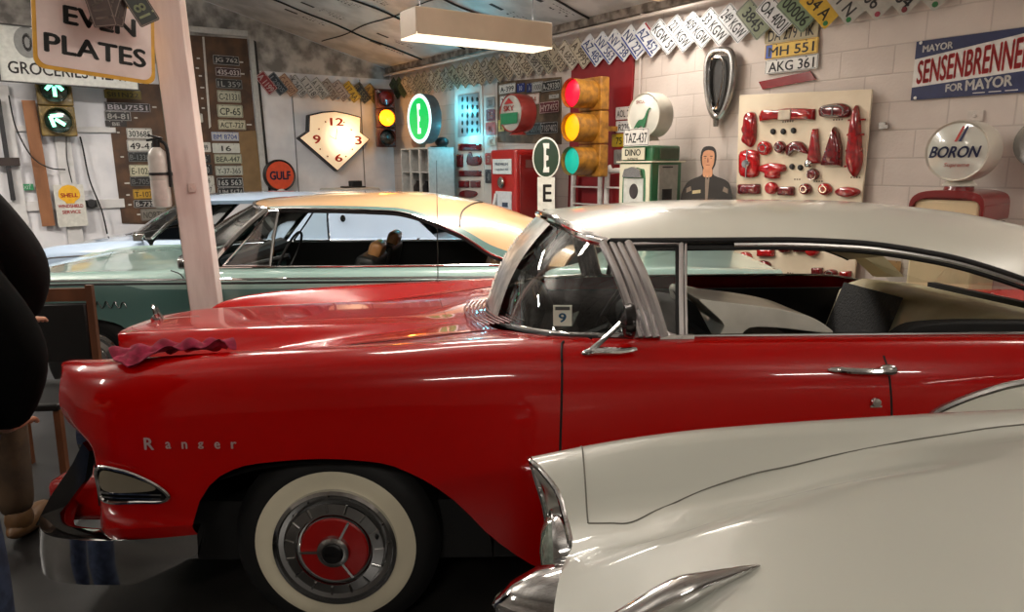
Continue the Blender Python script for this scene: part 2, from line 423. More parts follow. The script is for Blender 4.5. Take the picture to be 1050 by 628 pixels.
def wheel(parent, x, y, zc, r, s, mats, style):
    """s=-1 outer face towards -y"""
    w = Vector((x, y, zc)); 
    g = G(); g.lathe([(r*.62,-.02*-s*0+s*0), (r*.63, 0), (r*.70, s*.012), (r*.86, s*.012), (r*.945, -s*.004), (r, -s*.03), (r*1.0, -s*.16), (r*.94, -s*.19), (r*.6, -s*.19)], w, n=64)
    t = g.obj('wheel', BLACK, parent); parent = t
    if style.get('white'):
        g = G(); g.lathe([(r*.575, s*.006), (r*.60, s*.0135), (r*.68, s*.0155), (r*.745, s*.0150), (r*.775, s*.012)], w, n=72); tag(g.obj('whitewall', mats['ww'], t), 'broad cream white band')
    hc = G(); k = r
    hc.lathe([(k*.60,s*.012),(k*.595,s*.026),(k*.56,s*.03),(k*.545,s*.018),(k*.50,s*.014),(k*.47,s*.03),(k*.37,s*.036),(k*.355,s*.022),(k*.33,s*.02),(k*.31,s*.028),(k*.14,s*.034),(k*.13,s*.055),(k*.07,s*.06),(0,s*.06)], w, n=72)
    h = hc.obj('wheel_cover', CHROME, parent)
    return h, w
def sweep(fn_pts, sec, name, m, parent, merge=True, ang=40):
    """sweep a closed section (list of (out, up)) along plan path of (x,y) with outward normals"""
    g = G(); P = fn_pts; n = len(sec); vs = []; fs = []
    for i, p in enumerate(P):
        a = Vector(P[max(0,i-1)]); b = Vector(P[min(len(P)-1,i+1)]); d = (b-a).to_2d().normalized(); o = Vector((d.y, -d.x))
        for q in sec:
            q = q(i/(len(P)-1)) if callable(q) else q
            vs.append((p[0]+o.x*q[0], p[1]+o.y*q[0], q[1]))
    for i in range(len(P)-1):
        for k in range(n): fs.append((i*n+k, i*n+(k+1) % n, (i+1)*n+(k+1) % n, (i+1)*n+k))
    fs.append(tuple(range(n))); fs.append(tuple((len(P)-1)*n+k for k in reversed(range(n))))
    g.add(vs, fs); return g.obj(name, m, parent, ang=ang, merge=merge)
def roof(c, mats, parent, name='roof'):
    zg, zc, wg, xf, xr = c['zg'], c['zc'], c['wg'], c['rxf'], c['rxr']; e = c.get('rexp', 2.6)
    g = G(); th = .035
    def P(t, a):
        om = a*2-1; o2 = math.copysign(1-(1-abs(om))**1.6, om); x = lerp(xf(abs(o2)), xr(abs(o2)), t)
        ct = 1-abs(o2)**e; return (x, o2*wg(x), zg(x)+(zc(x)-zg(x))*ct)
    g.grid(P, 44, 44, mf=c.get('roof_mat'))
    n = len(g.v)
    vs = [(a, b*.975, d-th) for a, b, d in g.v]; fs = [tuple(reversed(f)) for f in g.f]
    b = len(g.v); nn = 45
    g.v += vs; g.f += [tuple(i+b for i in f) for f in fs]; g.m += [c.get('liner_mi', 1)]*len(fs)
    rim = [i*nn for i in range(45)]; 
    for rimv in ([i*nn for i in range(45)], [i*nn+44 for i in range(45)], list(range(45)), [44*nn+j for j in range(45)]):
        for i in range(44): g.add([], []); g.f.append((rimv[i], rimv[i+1], rimv[i+1]+b, rimv[i]+b)); g.m.append(0)
    o = g.obj(name, mats, parent, ang=50, merge=False)
    return o, P
def windshield(c, parent, name='windshield', glass=None, nu=48):
    bt, tp = c['ws_base'], c['ws_top']   # functions u in 0..1 -> (x, w, z)
    def P(u, v):
        om = u*2-1; s = -1 if om < 0 else 1; a = Vector(bt(abs(om))); b = Vector(tp(abs(om))); p = a.lerp(b, v); bul = .035*sin(PI*v)
        return Vector((p.x-bul*(1-abs(om)**3), s*(p.y+bul*abs(om)**2*.6), p.z+bul*.5))
    g = G(); g.grid(P, nu, 12); o = g.obj(name, glass or GLASS, parent, ang=80)
    return o, P
def c3(tab):
    fx = curve1([(t[0], t[1]) for t in tab]); fw = curve1([(t[0], t[2]) for t in tab]); fz = curve1([(t[0], t[3]) for t in tab])
    return lambda u: (fx(u), fw(u), fz(u))

# ================= the red car
BRIGHT = mat('satin_chrome', (226,222,222), .22, .92, var=.03)
RED = mat('red_lacquer', (164,3,1), .24, coat=.65, spec=.12, var=.02, scale=2)
CREAMW = mat('cream_white_lacquer', (214,214,202), .28, coat=.8, var=.015, scale=2)
RC = thing('hardtop_car', 'glossy red vintage hardtop car with white roof and wide whitewall tyres', 'car', None, (0, 3.05, 0))
W0 = .93
red_top = table2([0,.2,.36,.43,.60,.76,.90,.96,1.0], [
 (-1.70, .975,.975,.965,.80,.80,.87,.925,.925,.905),
 (-1.5, 1.0,1.0,.99,.85,.845,.93,.985,.98,.955),
 (-1.2, 1.012,1.012,1.0,.905,.895,.965,1.012,1.005,.98),
 (-.8, 1.025,1.025,1.015,.97,.96,1.0,1.035,1.028,1.0),
 (-.4, 1.035,1.033,1.027,1.015,1.01,1.03,1.05,1.043,1.015),
 (0, 1.06,1.06,1.055,1.05,1.05,1.06,1.068,1.058,1.028),
 (.5, 1.06,1.06,1.06,1.06,1.06,1.062,1.066,1.058,1.025),
 (1.4, 1.06,1.06,1.06,1.06,1.06,1.062,1.066,1.058,1.02),
 (1.75, 1.02,1.02,1.02,1.02,1.03,1.05,1.062,1.055,1.02),
 (2.1, .97,.97,.97,.97,.975,1.0,1.01,1.0,.97),
 (2.7, .93,.93,.93,.93,.94,.96,.975,.97,.94),
 (3.6, .90,.90,.89,.885,.90,.96,.99,.98,.93)])
rwe = curve1([(-1.66,.68),(-1.58,.76),(-1.50,.82),(-1.40,.88),(-1.25,.917),(-.9,W0),(2.2,W0),(3.2,.90),(3.6,.84)])
rzb = curve1([(-1.7,.45),(-1.3,.45),(-1.06,.45),(-1.035,.49),(-1.0,.58),(-.93,.66),(-.82,.70),(-.6,.715),(-.42,.70),(-.30,.65),(-.18,.56),(-.087,.45),(0,.37),(.06,.325),(.15,.29),(.4,.27),(1.85,.27),(1.9,.30),(1.97,.5),(2.1,.60),(2.35,.63),(2.6,.60),(2.75,.48),(2.8,.34),(3.6,.42)])
def rside(x, d, z):
    b = .052*(1-math.exp(-d/.055)); u = curve_under(z); return b-u
curve_under = curve1([(.2,.06),(.3,.045),(.45,.02),(.6,.004),(.75,0),(1.2,0)])
rxf = curve1([(0,-1.66),(.2,-1.65),(.34,-1.63),(.42,-1.60),(.5,-1.60),(.75,-1.645),(.88,-1.59),(1,-1.50)])
rc = dict(W=W0, we=rwe, top=red_top, zb=rzb, side=rside, xf=rxf, xc=curve1([(0,-.12),(.5,-.09),(.75,.02),(.85,.13),(.905,.26),(1,.26)]), xr=curve1([(0,2.75),(.6,2.6),(.9,2.3),(1,2.3)]), xt=curve1([(0,3.55),(.8,3.55),(1,3.48)]),
     belt_in=.905, nose_z=.50, nose_in=lambda b: .10*max(0, b-.25))
g = shell(rc)
nsh = curve1([(.45,.10),(.52,.12),(.62,.15),(.72,.13),(.80,.03),(.86,0)])
g.v = [(x+nsh(z)*min(1,max(0,(-1.34-x)/.18))*min(1,abs(y)/.3), y, z) for x, y, z in g.v]
def red_w(x, z): return rwe(x)+rside(x, red_top(x,1.0)-z, z)*min(1, rwe(x)/W0)**3
body = g.obj('body', [RED], RC, ang=60, merge=True)
def on_side(g, x, z, off=.002): return Vector((x, -(red_w(x, z)+off), z))
# door gaps
gapm = mat('panel_gap_black', (12,4,4), .8)
g = G()
def gapo():
    global g
    g.obj('panel_gap', gapm, body); g = G()
g.tube([on_side(None, .155+.02*(1.06-z)*0-.02*((1.0-z)/.7), z, -.001) for z in np.linspace(1.02, .30, 24)], .004, 5); gapo()
g.tube([(.165,-.875,1.064),(.158,-.90,1.062),(.155,-.93,1.04),(.155,-.945,1.02)], .004, 5); gapo()
g.tube([on_side(None, 1.17+.05*((1.03-z)/.7), z, -.001) for z in np.linspace(1.02, .30, 24)], .004, 5); gapo()
g.tube([(lerp(-1.70,-.10,t), s*lerp(.44,.60,t), red_top(lerp(-1.70,-.10,t), lerp(.44,.60,t)/max(.01,rwe(lerp(-1.70,-.10,t))))+.0) for t in np.linspace(0,1,30) for s in (-1,)], .003, 4); gapo()
g.tube([(lerp(-1.70,-.10,t), .0+lerp(.44,.60,t), red_top(lerp(-1.70,-.10,t), lerp(.44,.60,t)/max(.01,rwe(lerp(-1.70,-.10,t))))+.0) for t in np.linspace(0,1,30)], .003, 4)
g.obj('panel_gap', gapm, body)
# underbody and wheel housings
g = G(); g.box((1.1,0,.36), (4.6,1.5,.22)); g.box((-.95,0,.42), (1.3,.95,.3))
g.obj('underbody', BLACK, RC)
for xw in (-.61, 2.37):
    for s in (-1, 1):
        g = G()
        def well(t, a): return (xw+.54*cos(PI*t)*-1, s*lerp(.955,.52,a), .33+.36*sin(PI*t)**.7)
        g.grid(well, 24, 4)
        g.add([(xw-.54,s*.52,.12),(xw+.54,s*.52,.12),(xw+.54,s*.52,.72),(xw-.54,s*.52,.72)], [(0,1,2,3)])
        g.obj('wheel_housing', BLACK, RC)
mats_w = {'ww': mat('whitewall_rubber', (214,206,182), .5, var=.04)}
redp = mat('red_enamel', (150,12,10), .3, coat=.6)
for xw, s in ((-.605,-1),(-.605,1),(2.37,-1),(2.37,1)):
    h, w = wheel(RC, xw, s*.885, .36, .352, s, mats_w, dict(white=1))
    k = .355
    g = G(); g.lathe([(k*.325,s*.030),(k*.31,s*.036),(k*.14,s*.041),(k*.13,s*.036)], w, n=60); g.obj('cover_dish', redp, h.parent)
    g = G()
    for i in range(3):
        a = math.radians(62+120*i); g = G()
        g.bar(w+Vector((cos(a)*k*.10,s*.044,sin(a)*k*.10)), w+Vector((cos(a)*k*.325,s*.040,sin(a)*k*.325)), .009, .008); g.obj('cover_spoke', CHROME, h.parent)
    g = G(); g.lathe([(k*.165,s*.036),(k*.15,s*.052),(k*.12,s*.056),(k*.11,s*.048)], w, n=40); g.obj('hub_ring', CHROME, h.parent)
    for i in range(15):
        a = 2*PI*i/15; g = G(); g.bar(w+Vector((cos(a)*k*.385,s*.0365,sin(a)*k*.385)), w+Vector((cos(a)*k*.475,s*.031,sin(a)*k*.475)), .006, .006); g.obj('cover_rib', CHROME, h.parent)
    g = G(); g.lathe([(k*.105,s*.060),(k*.09,s*.066),(0,s*.067)], w, n=32, mi=0); b0 = len(g.v)
    g.text('EDSEL', 0, 0, .045, .012, 0, 1); 
    for i in range(b0, len(g.v)): v = g.v[i]; g.v[i] = (w.x-s*v[0], w.y+s*.0675, w.z+v[2])
    g.obj('hub_badge', [mat('badge_black', (12,12,14), .3), DCHROME], h.parent)
    g = G(); a = math.radians(18); g.ell(w+Vector((cos(a)*k*.43,s*.030,sin(a)*k*.43)), (.008,.006,.012), 12); g.obj('valve_hole', BLACK, h.parent)
# white scallop with chrome rim on the rear quarter
sc = smooth_pts([(1.28,.80),(1.31,.846),(1.36,.875),(1.47,.915),(1.62,.945),(2.0,.965),(2.6,.955),(3.2,.92),(3.25,.80),(3.0,.62),(2.85,.60),(2.6,.66),(2.35,.70),(2.1,.68),(1.9,.60),(1.6,.62),(1.4,.70)], True, 4)
g = G()
from mathutils.geometry import tessellate_polygon
def side_patch(g, poly, off, mi=0, nx=40):
    xs = sorted(p[0] for p in poly); x0, x1 = xs[0]+.001, xs[-1]-.001; n = len(poly); prev = None
    for i in range(nx+1):
        x = lerp(x0, x1, i/nx); zs = []
        for k in range(n):
            a, b = poly[k], poly[(k+1) % n]
            if (a[0]-x)*(b[0]-x) < 0: zs.append(a[1]+(b[1]-a[1])*(x-a[0])/(b[0]-a[0]))
        if len(zs) < 2: continue
        lo, hi = min(zs), max(zs); row = [Vector((x, -(red_w(x, lerp(lo,hi,j/8))+off), lerp(lo,hi,j/8))) for j in range(9)]
        if prev: g.add(prev+row, [(j, j+9, j+10, j+1) for j in range(8)], mi)
        prev = row
side_patch(g, sc, .006); scp = g.obj('scallop_panel', CREAMW, RC, ang=60)
g = G(); g.tube([on_side(None, x, z, .006) for x, z in sc], .012, 8, closed=True); g.obj('scallop_trim', CHROME, scp)
# chrome script on the fender, spaced letters
g = G()
for i, ch in enumerate('Ranger'):
    x = -1.145+i*.052+(.01 if i else 0); b0 = len(g.v); h = .040 if i == 0 else .023
    g.text(ch, 0, 0, h*.8, h, 0, 0, .03)
    for k in range(b0, len(g.v)): v = g.v[k]; p = on_side(None, x+v[0], .765+v[2]+(.004 if i == 0 else 0), .006); g.v[k] = tuple(p)
tag(g.obj('fender_script', mat('bright_script', (220,200,196), .3, .6), body), 'spaced chrome letters on the front fender')
# parking lamp: leaf shaped
lp = smooth_pts([(-1.325,.685),(-1.25,.683),(-1.18,.66),(-1.12,.625),(-1.095,.595),(-1.12,.578),(-1.2,.575),(-1.31,.572),(-1.328,.62)], True, 4)
g = G(); side_patch(g, lp, .012); fl = g.obj('side_lamp', mat('dark_lamp_bezel', (40,40,40), .2, .8), RC, ang=60)
ln = smooth_pts([(-1.31,.676),(-1.25,.674),(-1.18,.652),(-1.13,.625),(-1.18,.612),(-1.31,.612)], True, 4)
g = G(); side_patch(g, ln, .018); g.obj('lamp_lens', mat('smoky_lens', (120,112,95), .12, coat=1), fl)
g = G(); g.tube([on_side(None, x, z, .014) for x, z in lp], .006, 6, closed=True); g.tube([on_side(None, x, .603, .014) for x in np.linspace(-1.318,-1.115,10)], .005, 6); g.tube([on_side(None, x, .588, .014) for x in np.linspace(-1.318,-1.12,10)], .003, 6); g.obj('lamp_rim', CHROME, fl)
# headlights and grille (seen only from the side)
for s in (-1, 1):
    for q in (.47, .66):
        g = G(); g.lathe([(.095,.02),(.10,-.015),(.092,-.02),(.085,-.005)], (-1.50, s*q, .71), 'x', 32); h = g.obj('headlight', CHROME, RC)
        g = G(); g.lathe([(.085,-.005),(.07,-.02),(.04,-.03),(0,-.033)], (-1.50, s*q, .71), 'x', 32); g.obj('headlight_lens', mat('clear_lens', (170,175,175), .1, coat=1), h)
g = G(); pts = smooth_pts([(0,.86),(.10,.84),(.15,.72),(.14,.52),(.07,.44),(0,.42),(-.07,.44),(-.14,.52),(-.15,.72),(-.10,.84)], True, 4)
g.tube([(-1.72+.03*abs(z-.66), y, z) for y, z in pts], .024, 8, closed=True)
for z in np.arange(.5, .86, .06): g.tube([(-1.70,-.12,z),(-1.70,.12,z)], .005, 6)
gr = g.obj('grille', CHROME, RC)
# lower fascia behind the bumper
g = G(); g.box((-1.5,0,.46), (.34,1.45,.16)); g.obj('front_apron', RED, RC, bevel=.03)
g = G(); g.box((-1.40,0,.60), (.10,1.56,.26)); g.obj('grille_cavity', BLACK, RC)
# bumper
path = smooth_pts([(-1.015,-.955),(-1.2,-.985),(-1.38,-.98),(-1.49,-.93),(-1.58,-.78),(-1.65,-.55),(-1.69,-.25),(-1.70,0),(-1.69,.25),(-1.65,.55),(-1.58,.78),(-1.49,.93),(-1.38,.98),(-1.2,.985),(-1.015,.955)], False, 5)
path = [(p[0], p[1]) for p in path]
def zs(f): return lambda t: (f[0], f[1])
e = lambda t: min(1, min(t, 1-t)*14)
sec = [lambda t: (-.05,.475), lambda t: (.0,.487), lambda t: (.03,.475), lambda t: (.045,.452), lambda t: (.03,.430+.02*(1-e(t))), lambda t: (.035,.40), lambda t: (.02,.36+.05*(1-e(t))), lambda t: (-.02,.335+.08*(1-e(t))), lambda t: (-.06,.33+.09*(1-e(t))), lambda t: (-.06,.40)]
bp = sweep([Vector((p[0],p[1],0)) for p in path], sec, 'front_bumper', CHROME, RC, ang=50)
for s in (-1, 1):
    g = G(); pth = [(-1.60,s*.80,.44),(-1.57,s*.82,.50),(-1.50,s*.86,.56),(-1.45,s*.88,.63),(-1.44,s*.88,.72)]
    g.poly([(-1.62,.44),(-1.57,.44),(-1.50,.52),(-1.435,.60),(-1.41,.70),(-1.43,.73),(-1.47,.66),(-1.56,.54)], s*.84-.02, s*.84+.02); g.obj('bumper_wing', mat('dark_chrome', (120,120,120), .12, 1), bp)
g = G(); g.ell((-1.27,-.99-.03,.395), (.008,.006,.008), 12); g.obj('bumper_bolt', CHROME, bp)
rbp = [(p[0]*-1+1.85, p[1]) for p in path]
sweep([Vector((p[0],p[1]*-1,0)) for p in rbp], sec, 'rear_bumper', CHROME, RC, ang=50)
# hood ornament
g = G(); g.tube(smooth_pts([(-1.57,0,.98),(-1.59,0,.99),(-1.61,0,1.0)], False, 3), .014, 8)
g.tube([(-1.585,0,.985),(-1.59,0,1.01),(-1.595,0,1.035),(-1.605,0,1.06)], [.008,.012,.011,.007], 8); g.tube([(-1.56,0,.99),(-1.578,0,1.02),(-1.586,0,1.05)], [.006,.006,.004], 8)
g.tube([(-1.57,0,.99),(-1.40,0,1.004)], [.007,.003], 8); g.obj('hood_ornament', CHROME, RC)
# cowl vent slots and antenna
g = G()
for i in range(9):
    a = i/8
    g.tube([(-.20+.018*i+.10*t**2, -.15-.42*t, red_top(-.2, .15)+.012+.002*i) for t in np.linspace(-.35,1,12)], .0038, 5)
tag(g.obj('cowl_vent', mat('dark_red_metal', (92,18,16), .35, .3), body), 'fan of curved louvres in front of the windshield')
an = G(); ax, ay = -.42, .86; an.cyl((ax,ay,1.03), (ax+.01,ay,1.72), .0028, .0016, 8); an.ell((ax,ay,1.045), (.022,.018,.014), 12); an.cyl((ax-.02,ay,1.045),(ax+.1,ay,1.04), .006, .004, 8)
an.obj('radio_aerial', mat('aerial_steel', (70,68,66), .3, .8), RC)
# windshield
cc = dict(ws_base=c3([(0,-.10,0,1.045),(.35,-.08,.28,1.05),(.6,-.03,.50,1.055),(.78,.06,.68,1.06),(.9,.20,.80,1.065),(1,.41,.845,1.07)]),
          ws_top=c3([(0,.14,0,1.45),(.35,.16,.24,1.441),(.6,.20,.43,1.412),(.78,.23,.54,1.39),(.9,.275,.62,1.375),(1,.315,.665,1.365)]))
ws, WSP = windshield(cc, RC)
def rail(fn, r, name, m, par, n=8, ts=None):
    g = G(); g.tube([fn(t) for t in (ts if ts is not None else np.linspace(0,1,40))], r, n); return g.obj(name, m, par)
rail(lambda t: WSP(t, 0)+Vector((0,0,.002)), .012, 'windshield_rim', CHROME, ws)
rail(lambda t: WSP(t, 1), .014, 'windshield_rim', CHROME, ws)
rail(lambda t: WSP(t, 0)+Vector((-.016,0,.0)), .009, 'windshield_seal', BLACK, ws)
for s in (-1, 1):
    u = 0 if s < 0 else 1
    g = G()
    for k, (r, dx) in enumerate(((.015,0),(.012,.030),(.012,.055),(.017,.085))):
        g.tube([WSP(u, v)+Vector((dx*(1.0), -s*(-.004-.001*k), 0)) for v in np.linspace(0,1,14)], r, 8)
    g.poly([(0,0)]*3, 0, 0) if False else None
    a = [WSP(u, v) for v in np.linspace(0,1,10)]
    b0 = len(g.v); vs = []; 
    for p in a: vs += [p+Vector((0,-s*.004,0)), p+Vector((.088,-s*.004,0))]
    g.add(vs, [(2*i,2*i+1,2*i+3,2*i+2) for i in range(9)])
    g.obj('windshield_pillar', BRIGHT, RC)
# placard strip inside the windshield
silver = noisy('silvery_paper', (150,146,140), (196,192,186), 14, .3, metal=.55, bump=.25)
g = G()
def strip(t, a):
    v = .02+.93*t; u = .5+lerp(-.27,.02,a)*(1-.1*t); p = WSP(u, v); return p+Vector((-.012, 0, .006))
g.grid(strip, 14, 8); 
for i in range(9):
    t0 = .06+i*.1
    for j in range(3):
        a0, a1 = .68, .9; tt = t0+j*.024; g.tube([strip(tt, a0)+Vector((-.003,0,.002)), strip(tt+.02, a1)+Vector((-.003,0,.002))], .0022, 4, 1)
st = g.obj('windshield_placard', [silver, mat('pale_writing', (225,222,214), .5)], ws, ang=80); tag(st, 'wrinkled silvery paper strip with pale writing')
# inspection sticker with a 9
g = G(); c0 = WSP(.055, .22); g.box((0,0,0), (.062,.002,.074), 0); g.box((0,-.0015,.026), (.048,.001,.012), 1); g.text('9', 0, -.007, .026, .034, -.0018, 2, .03)
stk = g.obj('inspection_sticker', [mat('pale_green_paper', (208,220,206), .5), mat('sticker_dark', (70,80,78), .5), mat('sticker_blue', (30,100,140), .5)], ws); stk.location = c0+Vector((-.03,-.03,-.01)); stk.rotation_euler = (math.radians(12), 0, math.radians(-4))
# roof
rc2 = dict(zg=curve1([(.1,1.40),(.35,1.378),(.9,1.378),(1.15,1.368),(1.45,1.325),(1.77,1.228),(2.0,1.13),(2.3,1.06),(2.7,1.0)]), zc=curve1([(.1,1.457),(.35,1.482),(.8,1.502),(1.3,1.497),(1.8,1.455),(2.25,1.36),(2.7,1.2)]),
           wg=curve1([(0,.60),(.3,.665),(1.2,.69),(2.0,.74),(2.5,.78)]), rxf=curve1([(0,.12),(.35,.14),(.6,.18),(.8,.23),(.93,.29),(1,.34)]), rxr=curve1([(0,2.30),(.6,2.2),(1,1.84)]), rexp=2.5)
rf, RP = roof(rc2, [CREAMW, mat('headliner', (190,180,160), .8)], RC)
for a in (0, 1):
    g = G(); g.tube([Vector(RP(t, a))+Vector((0,(-1 if a == 0 else 1)*.004,-.006)) for t in np.linspace(0,1,50)], .010, 8); gt = g.obj('drip_rail', BLACK, rf)
    g = G(); g.tube([Vector(RP(t, a))+Vector((0,(-1 if a == 0 else 1)*.006,-.022)) for t in np.linspace(.28,1,40)], .009, 8); g.obj('window_trim', CHROME, rf)
    g = G(); g.tube([Vector(RP(t, a))+Vector((0,(-1 if a == 0 else 1)*-.004,-.03)) for t in np.linspace(0,1,40)], .012, 6); g.obj('window_seal', BLACK, rf)
# windshield header chrome
rail(lambda t: Vector(RP(0, t))+Vector((-.004,0,-.012)), .014, 'header_trim', CHROME, rf)
# rear pillars and back glass
for s in (-1, 1):
    g = G()
    def cp(t, a):
        z = lerp(1.06, 1.34, t); xa = lerp(2.02, 1.66, t); w = lerp(.80,.665,t); return (xa+lerp(0,.16,a), s*w, z)
    if s > 0: g.grid(cp, 10, 3); g.grid(lambda t,a: tuple(Vector(cp(t,a))+Vector((0,-.03,0))), 10, 3)
    else: 
        g.grid(lambda t,a: tuple(Vector(cp(t,a))+Vector((.22,0,-.03*t))), 10, 3)
    g.obj('rear_pillar', mat('cream_trim', (196,182,150), .6), RC)
g = G(); g.grid(lambda u,v: (lerp(2.72-.60*abs(u*2-1)**4, 2.30-.42*abs(u*2-1)**2.5, v), (u*2-1)*lerp(.80,.70,v), lerp(1.03,1.34-.14*abs(u*2-1)**2,v)), 30, 8); g.obj('rear_window', GLASS, RC, ang=80)
# vent window frame, sill trim
for s in (-1, 1):
    pb = lambda x, z: Vector((x, s*lerp(.858,.675,(z-1.06)/.31), z))
    g = G(); fr = [pb(.395,1.362), pb(.515,1.364), pb(.535,1.07), pb(.59,1.068)]
    g.tube([pb(.550,1.066), pb(.563,1.2), pb(.582,1.366)], .010, 8); 
    g.tube([pb(.566,1.066), pb(.579,1.2), pb(.598,1.366)], .005, 8)
    g.tube(smooth_pts([pb(.41,1.362), pb(.40,1.345), pb(.44,1.24), pb(.475,1.13), pb(.50,1.085), pb(.53,1.072)], False, 4), .008, 8)
    g.tube([pb(.40,1.362), pb(.585,1.364)], .007, 8)
    g.box(tuple(pb(.535,1.072)), (.11,.02,.014))
    g.ell(tuple(pb(.462,1.135)+Vector((0,s*.012,0))), (.008,.008,.012), 10)
    v = g.obj('vent_window', BRIGHT, RC)
    g = G(); g.add([pb(.41,1.355), pb(.575,1.358), pb(.545,1.08), pb(.50,1.085), pb(.465,1.16)], [(0,1,2,3,4)]); g.obj('vent_pane', GLASS, v)
    g = G(); g.tube([pb(.42,1.350), pb(.566,1.352), pb(.538,1.082)], .006, 6); g.obj('vent_seal', BLACK, v)
    g = G(); g.tube([(x, s*(rwe(x)*.905-.004), red_top(x,.905)+.004) for x in np.linspace(.56,2.3,30)], .007, 8); g.obj('sill_trim', CHROME, RC)
# door handle, lock and mirror
g = G(); hz = .985; p = lambda x, o, z=hz: (x, -(red_w(x,z)+o), z)
g.tube(smooth_pts([p(1.02,.012), p(1.06,.028), p(1.12,.034), p(1.18,.030)], False, 4), [.010]*13, 8); g.ell(p(1.01,.01), (.03,.012,.010), 14); g.ell(p(1.165,.018), (.030,.022,.019), 16); hd = g.obj('door_handle', CHROME, RC)
g = G(); g.lathe([(.016,-.012),(.013,-.02),(0,-.022)], p(1.13,-.008,.885), 'y', 20); g.box((1.13,-(red_w(1.13,.875)+.004),.872), (.036,.006,.006)); g.obj('door_lock', CHROME, RC)
g = G(); mx = .34
g.tube(smooth_pts([(.22,-.93,1.035),(.26,-.935,1.045),(.34,-.94,1.045),(.39,-.935,1.05)], False, 4), [.006,.009,.012,.013,.013,.013,.013,.013,.012,.011,.01,.008,.006], 10)
g.tube([(.25,-.935,1.05),(.31,-.925,1.10),(.345,-.91,1.13)], [.010,.008,.008], 8); mr = g.obj('door_mirror', CHROME, RC)
g = G(); g.lathe([(.052,.0),(.056,-.012),(.05,-.03),(.02,-.045),(0,-.048)], (.385,-.90,1.135), 'x', 28); g.obj('mirror_head', mat('mirror_back', (60,58,58), .15, .9), mr)
# interior
dark = mat('dark_upholstery', (14,13,13), .8)
silverv = noisy('pale_vinyl', (204,200,188), (222,218,206), 6, .38, coat=.2)
tweed = mat('black_tweed', (15,14,14), .7, var=.5, scale=90, bump=.6, bscale=90)
g = G(); g.box((1.02,.80,.79), (1.75,.03,.42)); g.box((1.3,-.82,.80), (2.3,.03,.40)); g.box((1.2,0,.45), (2.6,1.6,.06)); g.box((2.35,0,.75), (.04,1.6,.55)); g.box((.08,0,.8), (.06,1.6,.40)); g.obj('cabin_lining', dark, RC)
g = G(); g.tube([(.12,y,1.0+.02*cos(y*2)) for y in np.linspace(-.8,.8,20)], .07, 12); g.obj('dashboard', dark, RC)
g = G(); cst = Vector((.38,-.38,1.02)); Mx = Matrix.Rotation(math.radians(-62), 3, 'Y')
g.tube([cst+Mx@Vector((.2*cos(a),.2*sin(a),0)) for a in np.linspace(0,2*PI,40,endpoint=False)], .010, 8, closed=True); g.tube([cst, (.15,-.38,.93)], .02, 8); g.bar(cst+Mx@Vector((0,-.2,0)), cst+Mx@Vector((0,.2,0)), .02, .01); g.obj('steering_wheel', mat('wheel_bakelite', (24,22,22), .3), RC)
g = G(); g.tube([(.10,0.02,1.30),(.12,.02,1.38)], .006, 6); g.box((.115,.02,1.285), (.02,.24,.055)); g.obj('rearview_mirror', dark, RC, bevel=.008)
# front seat folded forwards
def extr(g, pts, y0, y1, mi=0): g.poly(pts, y0, y1, mi)
g = G(); pr_ = smooth_pts([(.665,1.158),(.72,1.152),(.86,1.135),(.98,1.115),(1.07,1.09),(1.13,1.055),(1.15,1.03),(1.05,1.04),(.95,1.052),(.85,1.052),(.81,1.01),(.73,1.0),(.76,1.06),(.715,1.11)], True, 3)
extr(g, pr_, -.62, -.26); s1 = g.obj('front_seat', silverv, RC, bevel=.02, bseg=3)
g = G(); extr(g, [(.60,.55),(1.12,.55),(1.16,.95),(.66,1.03),(.55,.95)], -.64, .64); g.obj('seat_base', dark, RC, bevel=.03)
g = G(); pr2 = smooth_pts([(.80,1.10),(.86,1.10),(.95,1.08),(1.05,1.055),(1.15,1.02),(1.05,.98),(.9,.98),(.82,1.02)], True, 3)
extr(g, [(a, b-.03) for a, b in pr2], .02, .45); g.obj('front_seat', silverv, RC, bevel=.02)
g = G(); g.grid(lambda u,v: (lerp(.565,.675,v)+.0, -.30-.3*u+.0, lerp(.99,1.165,v)) if False else (lerp(.655,.75,1-v)*1.0, lerp(-.62,-.26,u), lerp(1.15,.98,1-v)-.01), 4, 4); 
g.obj('seat_insert', tweed, s1)
g = G(); g.poly(smooth_pts([(1.27,1.03),(1.31,1.075),(1.38,1.095),(1.6,1.10),(2.1,1.08),(2.1,1.0),(1.3,1.0)], True, 3), -.80, -.73); g.obj('armrest', dark, RC, bevel=.01)
# rear seat: cream with black tweed insert
cream = noisy('cream_vinyl', (188,176,142), (206,196,164), 5, .42, coat=.15)
g = G(); pr3 = [(1.70,.70),(1.80,1.00),(1.84,1.035),(1.92,1.06),(2.20,1.03),(2.35,.97),(2.35,.60),(1.70,.60)]
extr(g, pr3, -.74, .74); rs = g.obj('rear_seat', cream, RC, bevel=.03, bseg=3)
g = G(); g.grid(lambda u,v: (lerp(1.72,1.825,v)-.022, lerp(.10,.68,u), lerp(.74,1.045,v)), 10, 6); g.obj('seat_insert', tweed, rs, ang=80)
g = G(); g.grid(lambda u,v: (lerp(1.60,2.3,u), lerp(-.80,-.70,v), .93+.155*sin(PI*min(1,u*.9))**.5), 14, 3); g.obj('side_panel', dark, RC)

# the body leans slightly on its springs, the wheels stand upright
LEAN = Matrix.Translation((0,-.85,1.0)) @ Matrix.Rotation(math.radians(-2.4), 4, 'X') @ Matrix.Translation((0,.85,-1.0))
for ch in list(RC.children):
    if not ch.name.startswith('wheel') or ch.name.startswith('wheel_housing'): ch.matrix_basis = LEAN @ ch.matrix_basis
